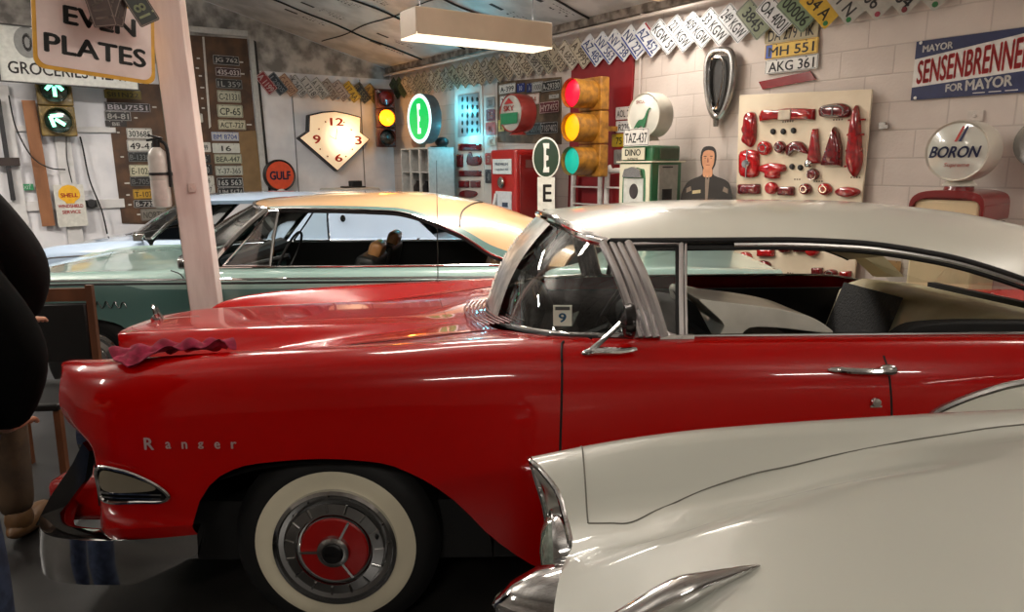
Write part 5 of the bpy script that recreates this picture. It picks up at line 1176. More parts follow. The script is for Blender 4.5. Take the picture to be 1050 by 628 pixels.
# --- dark plates dangling in front of it
for i, (x, y, a, lab) in enumerate([(101,4,-.2,'first dark brown plate dangling in front of the EVEN PLATES sign'),(109,6,.35,'second dark brown plate, crossing the first, in front of the EVEN PLATES sign'),(118,3,.25,'third dark brown plate dangling in front of the EVEN PLATES sign'),(141,3,-.5,'black and green plate dangling above the right corner of the EVEN PLATES sign')]):
    m_ = (58,40,34) if i < 3 else (26,34,28); pp = plate(WL, 0, 0, 0, 0, m_, (110,96,86) if i < 3 else (150,160,120), ['6A11','52F','35 7','T 81'][i], lab, 'plates dangling near the ceiling', w=.22, h=.11, loc=at_y(x, y, 3.78+.04*i), tilt=PI/2+a, edge=(120,104,94))
    g = G(); g.cyl((0,0,0),(0,0,1.1),.0025,n=6); wr_ = g.obj('hanging_string', BLACK, pp); wr_.rotation_euler = (0,-(PI/2+a),0)
# --- service sign (pecten)
q = WL.at(72.5, 211, .12); ww, hh = WL.size(72.5, 211, 31, 43, .12)
o = thing('service_sign', 'upright white sign with a yellow shell and red words WINDSHIELD SERVICE', 'sign', None, q, WL.rot)
g = G(); g.poly(rrect(ww, hh, .012, 3), -.006, 0); sp = g.obj('sign_panel', paint(206,204,196), o)
sc_ = []; 
for i in range(15): a = math.radians(205-230*i/14); rr_ = .118*(1+.03*(i % 2)); sc_.append((rr_*cos(a), .015+rr_*sin(a)))
sc_ += [(.055,-.075),(.045,-.10),(-.045,-.10),(-.055,-.075)]
g = G(); g.poly([(a, b+hh*.24) for a, b in sc_], -.010, -.006); sh_ = g.obj('shell_emblem', paint(226,170,30), sp)
g = G(); g.text('SHELL', 0, hh*.25, .19, .055, -.012, 0, .04); g.obj('emblem_lettering', paint(176,30,34), sp); g = G(); g.text('WINDSHIELD', 0, -hh*.01, ww*.84, .045, -.008, 0, .04); g.text('SERVICE', 0, -hh*.01-.075, ww*.62, .045, -.008, 0, .04); g.obj('sign_lettering', paint(176,30,34), sp)
# --- odds and ends on the back wall
plate(WL,27,192,15,6.5,(40,130,84),(200,220,206),'EXIT','small green and white sticker on the wall at far left',None,off=.05,cat='sticker',name='wall_sticker')
woodm = noisy('raw_plank', (120,76,46), (150,100,64), 6, .6, stretch=(1,1,.2))
def wtube(W, pts, r, m, name, label, cat): 
    c = W.at(*pts[0]); g = G(); g.tube(smooth_pts([tuple(W.at(*p_)-c) for p_ in pts], False, 5), r, 6); return tag(g.obj(name, m, loc=c), label, cat)
a = WL.at(29,103,.08); b = WL.at(50,232,.08); g = G(); g.bar((0,0,0), b-a, .03, .14); tag(g.obj('wood_plank', woodm, loc=a, bevel=.003), 'raw brown wooden plank leaning on the back wall at far left', 'plank')
wtube(WL, [(9,98,.16),(16,130,.16),(32,160,.17),(50,172,.16),(67,174,.12)], .009, BLACK, 'electric_cable', 'thin black cable sagging from the store sign to the white upright', 'cable')
wtube(WL, [(82,140,.08),(85,152,.08),(92,185,.10),(104,215,.10),(110,240,.10)], .011, BLACK, 'electric_cable', 'thick black cable running down from the arrow traffic light', 'cable')
wtube(WL, [(68,140,.09),(69,165,.09),(74,188,.06)], .006, BLACK, 'electric_cable', 'short black cable hanging between the arrow light and the service sign', 'cable')
g = G(); g.box((0,0,0),(.18,.05,.09)); g.lathe([(.055,-.02),(.05,-.05),(0,-.052)],(.03,0,0),'y',20); tag(g.obj('wall_socket', paint(30,30,32), loc=WL.at(91,209,.045), rotz=WL.rot, bevel=.004), 'black round wall socket right of the service sign', 'socket')
g = G(); g.box((0,0,0),(.26,.05,.10)); tag(g.obj('wall_shelf_bracket', paint(50,38,34), loc=WL.at(7,166,.12), rotz=WL.rot, bevel=.004), 'dark brown bracket on the wall at the left edge above the people', 'bracket')
g = G(); g.box((0,.05,-.3),(.05,.06,1.2)); tag(g.obj('dark_upright', paint(40,40,44), loc=WL.at(2,128,.16), rotz=WL.rot, bevel=.004), 'dark metal upright on the wall at the left picture edge', 'upright')
# grey chest with a black telephone-like box
q = WL.at(360, 192, .55); o = thing('white_chest', 'low grey white chest with rounded lid against the back wall under the clock', 'chest', None, (q.x, q.y, 0), WL.rot)
g = G(); g.box((0,.05,q.z/2-.05), (.75,.5,q.z-.1)); g.obj('chest_body', paint(170,168,164), o, bevel=.02)
g = G(); g.box((0,.05,q.z-.06), (.80,.54,.10)); g.obj('chest_lid', paint(178,176,172), o, bevel=.045, bseg=4)
g = G(); g.box((0,0,.012),(.34,.2,.024)); g.box((.04,0,.06),(.17,.14,.09)); tag(g.obj('black_box', BLACK, loc=(q.x, q.y, q.z-.01)+0*Vector((0,0,0)) if False else Vector((q.x+.02, q.y+.05, q.z-.01)), rotz=WL.rot, bevel=.01), 'small black box standing on the grey chest', 'box')
# --- fire extinguisher on the post
q = at_y(167, 213, 4.19); o = thing('fire_extinguisher', 'white fire extinguisher with black valve strapped to the left of the timber post', 'fire extinguisher', None, q, 0)
g = G(); g.lathe([(.03,0),(.048,.005),(.052,.02),(.052,.29),(.045,.325),(.02,.35),(.016,.36)], (0,0,0), 'z', 28); g.obj('cylinder_body', noisy('old_white_enamel', (186,180,172), (206,202,196), 9, .35, coat=.3), o)
g = G(); g.cyl((0,0,.35),(0,0,.39),.02); g.bar((-.05,0,.39),(.03,0,.40),.02,.012); g.bar((-.04,0,.42),(.04,0,.40),.016,.01); g.obj('valve_head', BLACK, o)
g = G(); g.tube(smooth_pts([(.02,0,.39),(.058,0,.36),(.064,0,.25),(.062,0,.12)], False, 4), .010, 8); g.obj('hose', BLACK, o)
g = G(); g.lathe([(.056,.19),(.056,.205)], (0,0,0), 'z', 28); g.box((.06,0,.197),(.03,.02,.02)); g.obj('strap', BLACK, o)
g = G(); g.grid(lambda u,v: (.0528*cos(PI*1.15+.7*PI*u), .0528*sin(PI*1.15+.7*PI*u), .05+.11*v), 8, 2); g.obj('instruction_label', paint(206,196,190), o)
# --- lit green E sign and cabinet
q = WR.at(430, 122, .55); o = thing('lit_round_sign', 'glowing green round sign with a white letter E', 'sign', None, q, WR.rot)
r = .335; g = G(); g.lathe([(r,.16),(r*1.02,.08),(r,0)], (0,0,0), 'y', 48); g.obj('sign_drum', paint(90,92,94), o)
g = G(); g.lathe([(r,0),(r*.98,-.012),(r*.86,-.012),(r*.85,-.004)], (0,0,0), 'y', 48); g.obj('lit_rim', mat('lit_white_rim', (240,250,250), .4, emit=(215,255,255), es=1.3), o)
g = G(); g.lathe([(r*.86,-.005),(0,-.006)], (0,0,0), 'y', 48); f_ = g.obj('lit_face', mat('lit_green', (0,180,80), .4, emit=(0,205,95), es=.85), o)
def letter_E(g, s, y):
    P = [(-.42,1),(.42,1),(.42,.62),(.05,.66),(.0,.5),(.0,.2),(.32,.14),(.32,-.14),(.0,-.2),(.0,-.5),(.05,-.66),(.42,-.62),(.42,-1),(-.42,-1),(-.30,-.6),(-.30,.6)]
    g.poly([(a*s*.52, b*s) for a, b in P], y-.004, y)
g = G(); letter_E(g, r*.60, -.008); g.obj('sign_letter', mat('lit_letter', (250,255,250), .4, emit=(240,255,245), es=1.1), f_)
for dx, dz in ((.30,.12),(.55,-.25)):
    pl = bpy.data.lights.new('cyan_glow', 'POINT'); pl.energy = 9; pl.color = (.08,.75,1); pl.shadow_soft_size = .05; po = bpy.data.objects.new('cyan_glow', pl); COL.objects.link(po); po.parent = o; po.location = (dx,.40,dz)
q = WR.at(439, 151, .55); o = thing('display_cabinet', 'white open display cabinet with small compartments in the wall corner', 'cabinet', None, (q.x, q.y, 0), WR.rot)
H_ = q.z; w_, d_ = .82, .42; cw = paint(196,194,190)
g = G(); g.box((-w_/2,d_-.01,H_/2),(w_,.02,H_)); g.box((0-.01,d_/2,H_/2),(.02,d_,H_)); g.box((-w_+.01,d_/2,H_/2),(.02,d_,H_)); g.box((-w_/2,d_/2,H_-.012),(w_,d_,.025)); g.box((-w_/2,d_/2,.05),(w_,d_,.1)); cb = g.obj('cabinet_body', cw, o, bevel=.003)
for z in (H_-.34, H_-.68, H_-1.02): g = G(); g.box((-w_/2,d_/2,z),(w_-.04,d_-.03,.02)); g.obj('shelf', cw, o)
for x in (-w_/3, -2*w_/3): g = G(); g.box((x,.02,H_/2),(.035,.03,H_-.05)); g.obj('divider', cw, o)
rr = random.Random(2)
for i, (x, z, m_, lab) in enumerate([(-.68,H_-.67,paint(60,52,48),'dark spotted ornament in the upper left compartment of the cabinet'),(-.41,H_-.67,paint(30,30,34),'black ornament in the upper middle compartment of the cabinet'),(-.14,H_-.67,paint(150,140,120),'pale ornament in the upper right compartment of the cabinet'),(-.68,H_-1.01,paint(70,40,44),'dark red ornament in the lower left compartment of the cabinet'),(-.41,H_-1.01,paint(90,50,70),'purple ornament in the lower middle compartment of the cabinet'),(-.14,H_-1.01,paint(44,44,48),'dark model in the lower right compartment of the cabinet')]):
    g = G(); g.lathe([(.05,0),(.08,.03),(.085,.09),(.05,.14),(.03,.17),(.04,.19)], (0,0,0), 'z', 16); oo = g.obj('ornament', m_); oo.location = Vector((q.x,q.y,0))+WR.r*x+WR.n*.2+Vector((0,0,z+.01)); tag(oo, lab, 'ornament', 'ornaments in the white cabinet')
g = G(); g.ell((0,0,.075),(.13,.09,.07),18); g.box((-.09,0,.012),(.2,.16,.02)); oo = g.obj('soft_hat', paint(34,28,30)); oo.location = Vector((q.x,q.y,H_))-WR.r*.13+WR.n*.30+Vector((0,0,.002)); oo.rotation_euler = (0,0,WR.rot); tag(oo, 'dark soft hat lying on top of the white cabinet', 'hat')
g = G(); g.lathe([(.08,0),(.11,.06),(.11,.16),(.06,.22),(.05,.3),(.055,.31)], (0,0,0), 'z', 20); oo = g.obj('clay_jug', paint(150,108,86)); oo.location = Vector((q.x,q.y,H_))-WR.r*.62+WR.n*.2+Vector((0,0,.002)); tag(oo, 'reddish clay jug on top of the white cabinet left of the green sign', 'jug')
# --- pole sign E
q = at_y(560, 190, 6.75); o = thing('pole_sign', 'upright dealer sign with an oval dark green letter E on a white board', 'sign', None, (q.x, q.y, 0), math.radians(-6))
zc = at_y(560, 162, 6.75).z; g = G(); g.lathe([(.130,.03),(.130,-.005),(.118,-.008)], (0,0,zc), 'y', 40, sz=1.48); rim = g.obj('oval_rim', paint(214,214,206), o)
g = G(); g.lathe([(.119,-.008),(0,-.009)], (0,0,zc), 'y', 40, sz=1.48); ff = g.obj('oval_face', paint(10,46,26), o)
g = G(); letter_E(g, .135, -.011); g.xf(Matrix.Translation((0,0,zc))); g.obj('sign_letter', paint(214,214,210), ff)
g = G(); g.box((0,.01,(zc-.18)/2+.0), (.165,.025,zc-.18)); bp_ = g.obj('sign_board', paint(206,204,196), o, bevel=.003)
for i, ch in enumerate('EDSEL'): 
    g = G(); g.text(ch, .012, zc-.33-.235*i, .085, .165, -.005, 0, .02); g.obj('board_letter', paint(26,26,26), bp_)
g = G(); g.box((0,.02,.015),(.34,.26,.03)); g.obj('sign_base', paint(60,60,60), o)
# --- gas pumps
def globe(o, x, y, z, R, th, ringm, facem, extras):
    g = G(); g.lathe([(R*.90,-th/2),(R*.97,-th/2-.01),(R,-th/2+.01),(R*1.0,th/2-.01),(R*.97,th/2+.01),(R*.90,th/2),(R*.6,th/2+.02),(0,th/2+.03)], (x,y,z), 'y', 48); gg = g.obj('globe_body', ringm, o)
    g = G(); g.lathe([(R*.92,-th/2),(R*.6,-th/2-.018),(R*.3,-th/2-.024),(0,-th/2-.026)], (x,y,z), 'y', 48); ff = g.obj('globe_lens', facem, gg); extras(ff, -th/2-.028); 
    g = G(); g.lathe([(.10,-R*1.12),(.085,-R*1.03),(.07,-R*.96)], (x,y,z), 'z', 24); g.obj('globe_collar', ringm, o)
# green pump
q = WR.at(667, 200, .62); o = thing('green_gas_pump', 'green and cream vintage gas pump with DINO panel and round globe', 'gas pump', None, (q.x, q.y, 0), WR.rot)
GRN = mat('pump_green', (38,98,62), .35, coat=.5); PCR = mat('pump_cream', (206,200,176), .4, coat=.4); w_, d_ = .40, .42; zt = WR.at(667,149,.62).z; zs_ = WR.at(667,166,.62).z
g = G(); g.box((-w_/2,d_/2,zs_/2),(w_,d_,zs_)); pb_ = g.obj('pump_body', GRN, o, bevel=.015)
g = G(); g.box((-w_/2,d_/2,(zt+zs_)/2),(w_-.01,d_-.04,zt-zs_)); ph = g.obj('pump_head', GRN, o, bevel=.02)
g = G(); g.box((-w_/2,d_/2,zs_),(w_+.05,d_+.05,.014)); g.obj('pump_shelf', PCR, o, bevel=.003)
g = G(); g.box((-w_*.56,-.006,(zt+zs_)/2),(w_*.72,.012,(zt-zs_)*.74)); nm = g.obj('name_panel', PCR, ph, bevel=.003)
g = G(); g.text('DINO', -w_*.56, (zt+zs_)/2+.012, w_*.50, .06, -.0135, 0, .03); g.text('SUPREME', -w_*.56, (zt+zs_)/2-.045, w_*.34, .018, -.0135, 0, .02); g.obj('panel_lettering', paint(34,40,34), nm)
g = G(); g.box((-w_/2,-.004,zs_-.42),(w_*.96,.014,.8)); fp = g.obj('pump_front', PCR, o, bevel=.004)
g = G(); g.poly(smooth_pts([(-w_*.86,zs_-.8),(-w_*.86,zs_-.15),(-w_*.7,zs_-.06),(-w_*.3,zs_-.06),(-w_*.14,zs_-.15),(-w_*.14,zs_-.8)], False, 4), -.0135, -.011); g.obj('front_recess', GRN, fp)
g = G(); g.poly([(-w_*.80,zs_-.14),(-w_*.74,zs_-.07),(-w_*.5,zs_-.045),(-w_*.26,zs_-.07),(-w_*.20,zs_-.14)], -.05, -.01); g.obj('dial_hood', DCHROME, fp)
g = G(); g.box((-w_*.5,-.016,zs_-.36),(w_*.62,.01,.42)); df = g.obj('dial_face', paint(196,196,190), fp)
g = G(); g.lathe([(.055,-.022),(.05,-.03),(0,-.03)], (-w_*.48,0,zs_-.27), 'y', 24, sz=1.3); g.obj('dial_emblem', paint(52,44,44), df); g = G(); g.text('OK', -w_*.5, zs_-.44, .09,.05,-.0225); g.obj('dial_mark', paint(52,44,44), df)
g = G(); g.box((.004,d_*.54,zs_-.42),(.012,d_*.62,.78)); sp_ = g.obj('side_door', paint(150,146,138), o, bevel=.004)
g = G(); g.box((.012,d_*.5,zs_-.30),(.006,.13,.10)); g.obj('door_window', paint(40,38,38), sp_); g = G(); g.box((.012,d_*.5,zs_-.05),(.004,.14,.012)); g.obj('door_vent', paint(40,38,38), sp_)
g = G(); g.box((.002,d_*.56,(zt+zs_)/2),(.012,d_*.6,(zt-zs_)*.66)); g.obj('head_vent', paint(60,74,52), ph, bevel=.003)
def dino(ff, y):
    g = G(); c = (-w_*.45, zg_); pts = [(-.12,-.10),(-.05,-.02),(.02,-.01),(.06,.03),(.09,.09),(.12,.12),(.15,.125),(.15,.105),(.12,.095),(.10,.02),(.08,-.05),(.06,-.10),(.06,-.15),(.035,-.15),(.02,-.10),(-.03,-.10),(-.05,-.15),(-.075,-.15),(-.07,-.10),(-.13,-.13),(-.16,-.16)]
    g.poly(smooth_pts([(c[0]+a*.72, c[1]-.03+b*.72) for a, b in pts], True, 2), y-.006, y-.002); g.obj('dinosaur_emblem', paint(34,98,60), ff)
    g = G(); g.text('SINCLAIR', c[0]-.01, c[1]+.12, .13, .03, y-.003, 0, .03); g.obj('globe_lettering', paint(150,70,60), ff)
zg_ = WR.at(655,118,.62).z
globe(o, -w_*.45, .16, zg_, .205, .17, mat('globe_shell', (190,184,170), .35, coat=.4), mat('globe_glass', (206,204,194), .2, coat=1), lambda ff, y: dino(ff, y+.16))
p_ = WR.at(660,136,.75); plate(WR,0,0,0,0,(210,206,200),(26,28,34),'TAZ-437','white license plate reading TAZ-437 propped on the green pump against its globe',None,loc=Vector((q.x,q.y,0))-WR.r*.17-WR.n*.03+Vector((0,0,zt+.075)),w=.32,h=.16,edge=(60,60,64))
# red pump
q = WR.at(529, 200, .74); o = thing('red_gas_pump', 'tall red vintage gas pump with a red, white and green globe', 'gas pump', None, (q.x, q.y, 0), WR.rot)
RP_ = mat('pump_red', (158,22,18), .35, coat=.6, var=.06); w_, d_ = .50, .56; zt = WR.at(529,153,.74).z
g = G(); g.box((-w_/2,d_/2,zt/2),(w_,d_,zt)); pb_ = g.obj('pump_body', RP_, o, bevel=.03, bseg=4)
g = G(); g.box((-w_/2,-.008,zt-.19),(w_*.72,.014,.17)); nm = g.obj('name_panel', paint(196,206,206), pb_, bevel=.003)
g = G(); g.text('PREMIUM', -w_/2, zt-.165, w_*.5, .035, -.018); g.text('regular fill', -w_/2, zt-.225, w_*.5, .03, -.018); g.obj('panel_lettering', paint(50,80,110), nm)
g = G(); g.lathe([(.055,-.03),(.045,-.045),(0,-.045)], (-w_*.5,0,zt-.37), 'y', 24, sz=1.2); g.obj('round_emblem', DCHROME, pb_)
g = G(); g.box((-w_*.45,-.01,zt-.76),(w_*.6,.02,.58)); hp = g.obj('dial_window', paint(190,194,198), pb_, bevel=.004)
g = G(); 
for k in range(3): g.box((-w_*.36,-.024,zt-.62-.13*k),(.10,.008,.05))
g.obj('price_drum', paint(50,64,84), hp)
g = G(); g.tube(smooth_pts([(-w_*.70,-.03,zt-.5),(-w_*.72,-.07,zt-.75),(-w_*.66,-.06,zt-1.05)], False, 4), .018, 8); g.obj('pump_hose', paint(196,196,196), o)
g = G(); g.box((.006,d_*.5,zt-.55),(.014,d_*.82,.98)); sp_ = g.obj('side_door', mat('pump_red_dark', (120,14,14), .3, coat=.5), pb_, bevel=.01)
g = G(); g.box((.016,d_*.48,zt-.16),(.006,d_*.5,.09)); g.obj('side_plate', paint(110,70,66), sp_)
zg_ = WR.at(521,115,.74).z
def texglobe(ff, y):
    g = G(); c = (-w_*.5, zg_); g.poly([(c[0]-.15,c[1]-.12),(c[0]+.15,c[1]-.12),(c[0]+.17,c[1]),(c[0]-.17,c[1])], y-.004, y-.001); g.obj('green_band', paint(30,120,80), ff)
    g = G(); g.text('SKY', c[0], c[1]+.05, .2, .06, y-.004, 0, .03); g.poly([(c[0]-.09,c[1]+.10),(c[0]+.09,c[1]+.10),(c[0],c[1]+.165)], y-.004, y-.001); g.obj('globe_lettering', paint(170,44,44), ff)
globe(o, -w_*.5, d_*.4, zg_, .215, .20, mat('globe_red_shell', (140,50,44), .35, coat=.4), mat('globe_glass_grey', (176,176,168), .2, coat=1), lambda ff, y: texglobe(ff, y+d_*.4))
# boron pump
q = WR.at(1006, 215, .52); o = thing('cream_gas_pump', 'cream gas pump with dark red rounded cap and BORON globe at the right', 'gas pump', None, (q.x, q.y, 0), WR.rot)
w_, d_ = .42, .40; zt = WR.at(1006,196,.52).z; DR = mat('cap_dark_red', (112,18,18), .3, coat=.7)
g = G(); g.box((-w_/2,d_/2,zt/2-.03),(w_-.02,d_-.02,zt-.06)); pb_ = g.obj('pump_body', mat('pump_cream_body', (206,186,148), .4, coat=.4), o, bevel=.02)
prof = smooth_pts([(-w_-.01,zt-.17),(-w_-.005,zt-.07),(-w_*.86,zt-.015),(-w_*.5,zt+.0),(-w_*.14,zt-.01),(.01,zt-.05),(.02,zt-.17)], False, 4)
g = G(); ip = [(a*.93-.015 if a < -.2 else a*.93-.015, min(b-.045, zt-.05)) for a, b in prof]
pp = prof+ip[::-1]; g.poly(pp, -.012, .03); g.poly(prof, .02, d_+.01); g.obj('pump_cap', DR, o, bevel=.006)
g = G(); g.box((.006,d_*.5,zt-.14),(.03,d_+.02,.11)); g.obj('cap_side', DR, o, bevel=.012)
g = G(); g.tube(smooth_pts([(.03,d_*.7,zt-.2),(.06,d_*.75,zt-.32),(.04,d_*.8,zt-.5)], False, 4), .014, 8); g.obj('nozzle_hook', DCHROME, o)
zg_ = WR.at(980,155,.52).z
def boron(ff, y):
    c = (-w_*.5, zg_); g = G(); g.text('BORON', c[0], c[1]-.005, .29, .075, y-.003, 0, .035, slant=.25); g.obj('globe_lettering', paint(30,36,76), ff)
    g = G(); g.text('Supreme', c[0]+.02, c[1]-.09, .15, .035, y-.003, 0, .01, slant=.2); g.poly([(c[0]-.01,c[1]+.06),(c[0]+.005,c[1]+.06),(c[0]+.045,c[1]+.155),(c[0]+.03,c[1]+.155)], y-.003, y-.001); g.obj('globe_script', paint(176,60,56), ff)
    g = G(); g.poly([(c[0]+.015,c[1]+.06),(c[0]+.03,c[1]+.06),(c[0]+.07,c[1]+.155),(c[0]+.055,c[1]+.155)], y-.003, y-.001); g.obj('globe_stripe', paint(30,36,76), ff)
globe(o, -w_*.5, d_*.45, zg_, .195, .20, mat('globe_shell'), mat('globe_glass2', (200,200,190), .15, coat=1), lambda ff, y: boron(ff, y+d_*.45))
g = G(); g.lathe([(.09,zt-.005),(.085,zt+.02)], (-w_*.5,d_*.45,0), 'z', 24); g.obj('globe_base', DR, o)
# second globe / gauge at the right edge
q = WR.at(1068, 147, .12); o = thing('round_gauge', 'chrome rimmed dark round gauge cut off by the right picture edge', 'gauge', None, q, WR.rot)
g = G(); g.lathe([(.15,.10),(.155,0),(.148,-.02),(.13,-.015)], (0,0,0), 'y', 40); g.obj('gauge_rim', DCHROME, o)
g = G(); g.lathe([(.135,-.012),(0,-.014)], (0,0,0), 'y', 40, 0); g.text('BE', 0, 0, .1, .05, -.016, 1); g.obj('gauge_face', [paint(60,66,62), paint(200,200,196)], o)
g = G(); g.box((0,.0,0),(.10,.012,.07)); g.lathe([(.012,-.006),(.01,-.014),(0,-.014)],(0,0,0),'y',12); tag(g.obj('wall_hook', paint(196,186,178), loc=WR.at(1000,119,.01), rotz=WR.rot, bevel=.002), 'small painted metal hook plate behind the BORON globe', 'hook')
# --- folded white metal chairs leaning on the red panel
for i, (x, lab, ww) in enumerate(((600,'folded white metal chair leaning on the red panel below the traffic light',.44),(633,'folded white metal chair leaning on the wall half behind the green pump',.36))):
    q = WR.at(x, 200, .13); o = thing('folding_chair', lab, 'chair', 'white metal chairs against the red panel', (q.x, q.y, 0), WR.rot)
    zt = WR.at(x, 176, .13).z; wc = paint(206,200,196)
    g = G(); g.tube(smooth_pts([(-ww/2,0,.0),(-ww/2,.02,zt-.08),(-ww/2+.06,.03,zt),(ww/2-.06,.03,zt),(ww/2,.02,zt-.08),(ww/2,0,0)], False, 4), .030, 8); g.obj('chair_frame', wc, o)
    for z in (zt-.17, zt-.36): g = G(); g.bar((-ww/2,.02,z),(ww/2,.02,z),.06,.015); g.obj('back_slat', wc, o)
    g = G(); g.box((0,.0,.62),(ww-.08,.025,.4)); g.obj('seat', wc, o, bevel=.008)
# --- cardboard standee of a man in a dark jacket
q = WR.at(724, 215, .22); o = thing('cardboard_standee', 'flat cardboard cutout of a dark haired man in a black jacket with folded arms', 'standee', None, (q.x, q.y, 0), WR.rot+.25)
zt = WR.at(724,150,.22).z; k_ = 1.0
def SP(pts, dz=0): return smooth_pts([(a, zt+b) for a, b in pts], True, 3)
sil = [(0,.0),(.055,-.02),(.075,-.09),(.065,-.17),(.045,-.21),(.06,-.26),(.17,-.30),(.22,-.36),(.25,-.50),(.22,-.62),(.18,-.66),(.18,-1.0),(.15,-zt+.02),(-.15,-zt+.02),(-.17,-1.0),(-.18,-.66),(-.24,-.60),(-.26,-.48),(-.22,-.36),(-.16,-.30),(-.06,-.26),(-.05,-.21),(-.07,-.15),(-.075,-.08),(-.05,-.02)]
g = G(); g.poly(SP(sil), -.004, .004); cut = g.obj('cutout_panel', paint(30,25,24), o)
g = G(); g.poly(SP([(0,-.035),(.05,-.05),(.058,-.11),(.05,-.17),(.02,-.215),(-.02,-.215),(-.05,-.17),(-.058,-.11),(-.05,-.05)]), -.0055, -.004, 0); g.poly(SP([(-.035,-.19),(.035,-.19),(.04,-.27),(-.04,-.27)]), -.0052, -.004, 0)
g.poly(SP([(0,.0),(.05,-.012),(.068,-.05),(.060,-.085),(.048,-.048),(.0,-.035),(-.045,-.050),(-.058,-.09),(-.072,-.06),(-.05,-.012)]), -.0065, -.0055, 1)
for s in (-1,1): g.poly(SP([(s*.03-.012,-.093),(s*.03+.012,-.093),(s*.03+.012,-.087),(s*.03-.012,-.087)]), -.0066,-.0056,1); g.poly(SP([(s*.028-.008,-.108),(s*.028+.008,-.108),(s*.028,-.103)]), -.0066,-.0056,1)
g.poly(SP([(-.018,-.17),(.018,-.17),(.012,-.164),(-.012,-.164)]), -.0066,-.0056,3); g.poly(SP([(-.004,-.10),(.006,-.14),(-.01,-.142)]), -.0062,-.0056,3)
g.obj('printed_face', [paint(206,146,108), paint(26,20,18), paint(150,100,80), paint(150,90,74)], cut)
g = G()
for s in (-1,1): g.poly([(s*.16,zt-.36),(s*.20,zt-.38),(s*.20,zt-.42),(s*.15,zt-.40)][::s], -.0055,-.004,1)
g.poly(SP([(-.21,-.50),(.05,-.46),(.20,-.52),(.20,-.60),(.0,-.57),(-.20,-.60)]), -.0056,-.004,0); g.poly(SP([(-.02,-.27),(.0,-.30),(.02,-.27),(.006,-.56),(-.006,-.56)]), -.0057,-.0045,1)
g.poly([(-.14,zt-.40),(-.06,zt-.39),(-.06,zt-.42),(-.14,zt-.43)], -.0057,-.0045,2)
g.obj('printed_jacket', [paint(48,38,34), paint(130,112,98), paint(190,170,130)], cut)
g = G(); g.poly([(-.1,0),(.1,0),(0,.5)], .02, .024); g.bar((0,.006,.4),(0,.2,0),.1,.006); g.obj('standee_strut', paint(150,120,80), o)
# orange jug hung beside the cream board
q = WR.at(742, 268, .10); pts = [(-.015,.13),(.015,.13),(.02,.06),(.055,.0),(.06,-.10),(.04,-.13),(-.04,-.13),(-.06,-.10),(-.05,0),(-.02,.06)]
g = G(); g.poly(smooth_pts(pts, True, 3), -.05, .04); tag(g.obj('orange_pouch', mat('orange_plastic', (206,92,40), .25, coat=.5, var=.2, scale=14), loc=q, rotz=WR.rot, bevel=.015), 'orange pouch hanging on the wall left of the cream lens board', 'pouch')
# ------------------------------------------------------------------ people at the left edge
skin_m = noisy('skin', (176,122,96), (196,142,114), 8, .55)
def skinmesh(name, pts, edges, radii, m, parent, sub=2, root=0):
    me = bpy.data.meshes.new(name); me.from_pydata([tuple(p) for p in pts], edges, []); o = bpy.data.objects.new(name, me); COL.objects.link(o); o.parent = parent
    sk = o.modifiers.new('skin', 'SKIN'); sk.use_smooth_shade = True
    for i, r in enumerate(radii):
        r = r if isinstance(r, tuple) else (r, r); me.skin_vertices[0].data[i].radius = r
    me.skin_vertices[0].data[root].use_root = True
    ss = o.modifiers.new('s', 'SUBSURF'); ss.levels = sub; ss.render_levels = sub
    me.materials.append(m); dg = bpy.context.evaluated_depsgraph_get(); bpy.context.view_layer.update(); dg.update()
    m2 = bpy.data.meshes.new_from_object(o.evaluated_get(dg)); o.modifiers.clear(); o.data = m2; m2.shade_smooth()
    if not m2.materials: m2.materials.append(m)
    return o
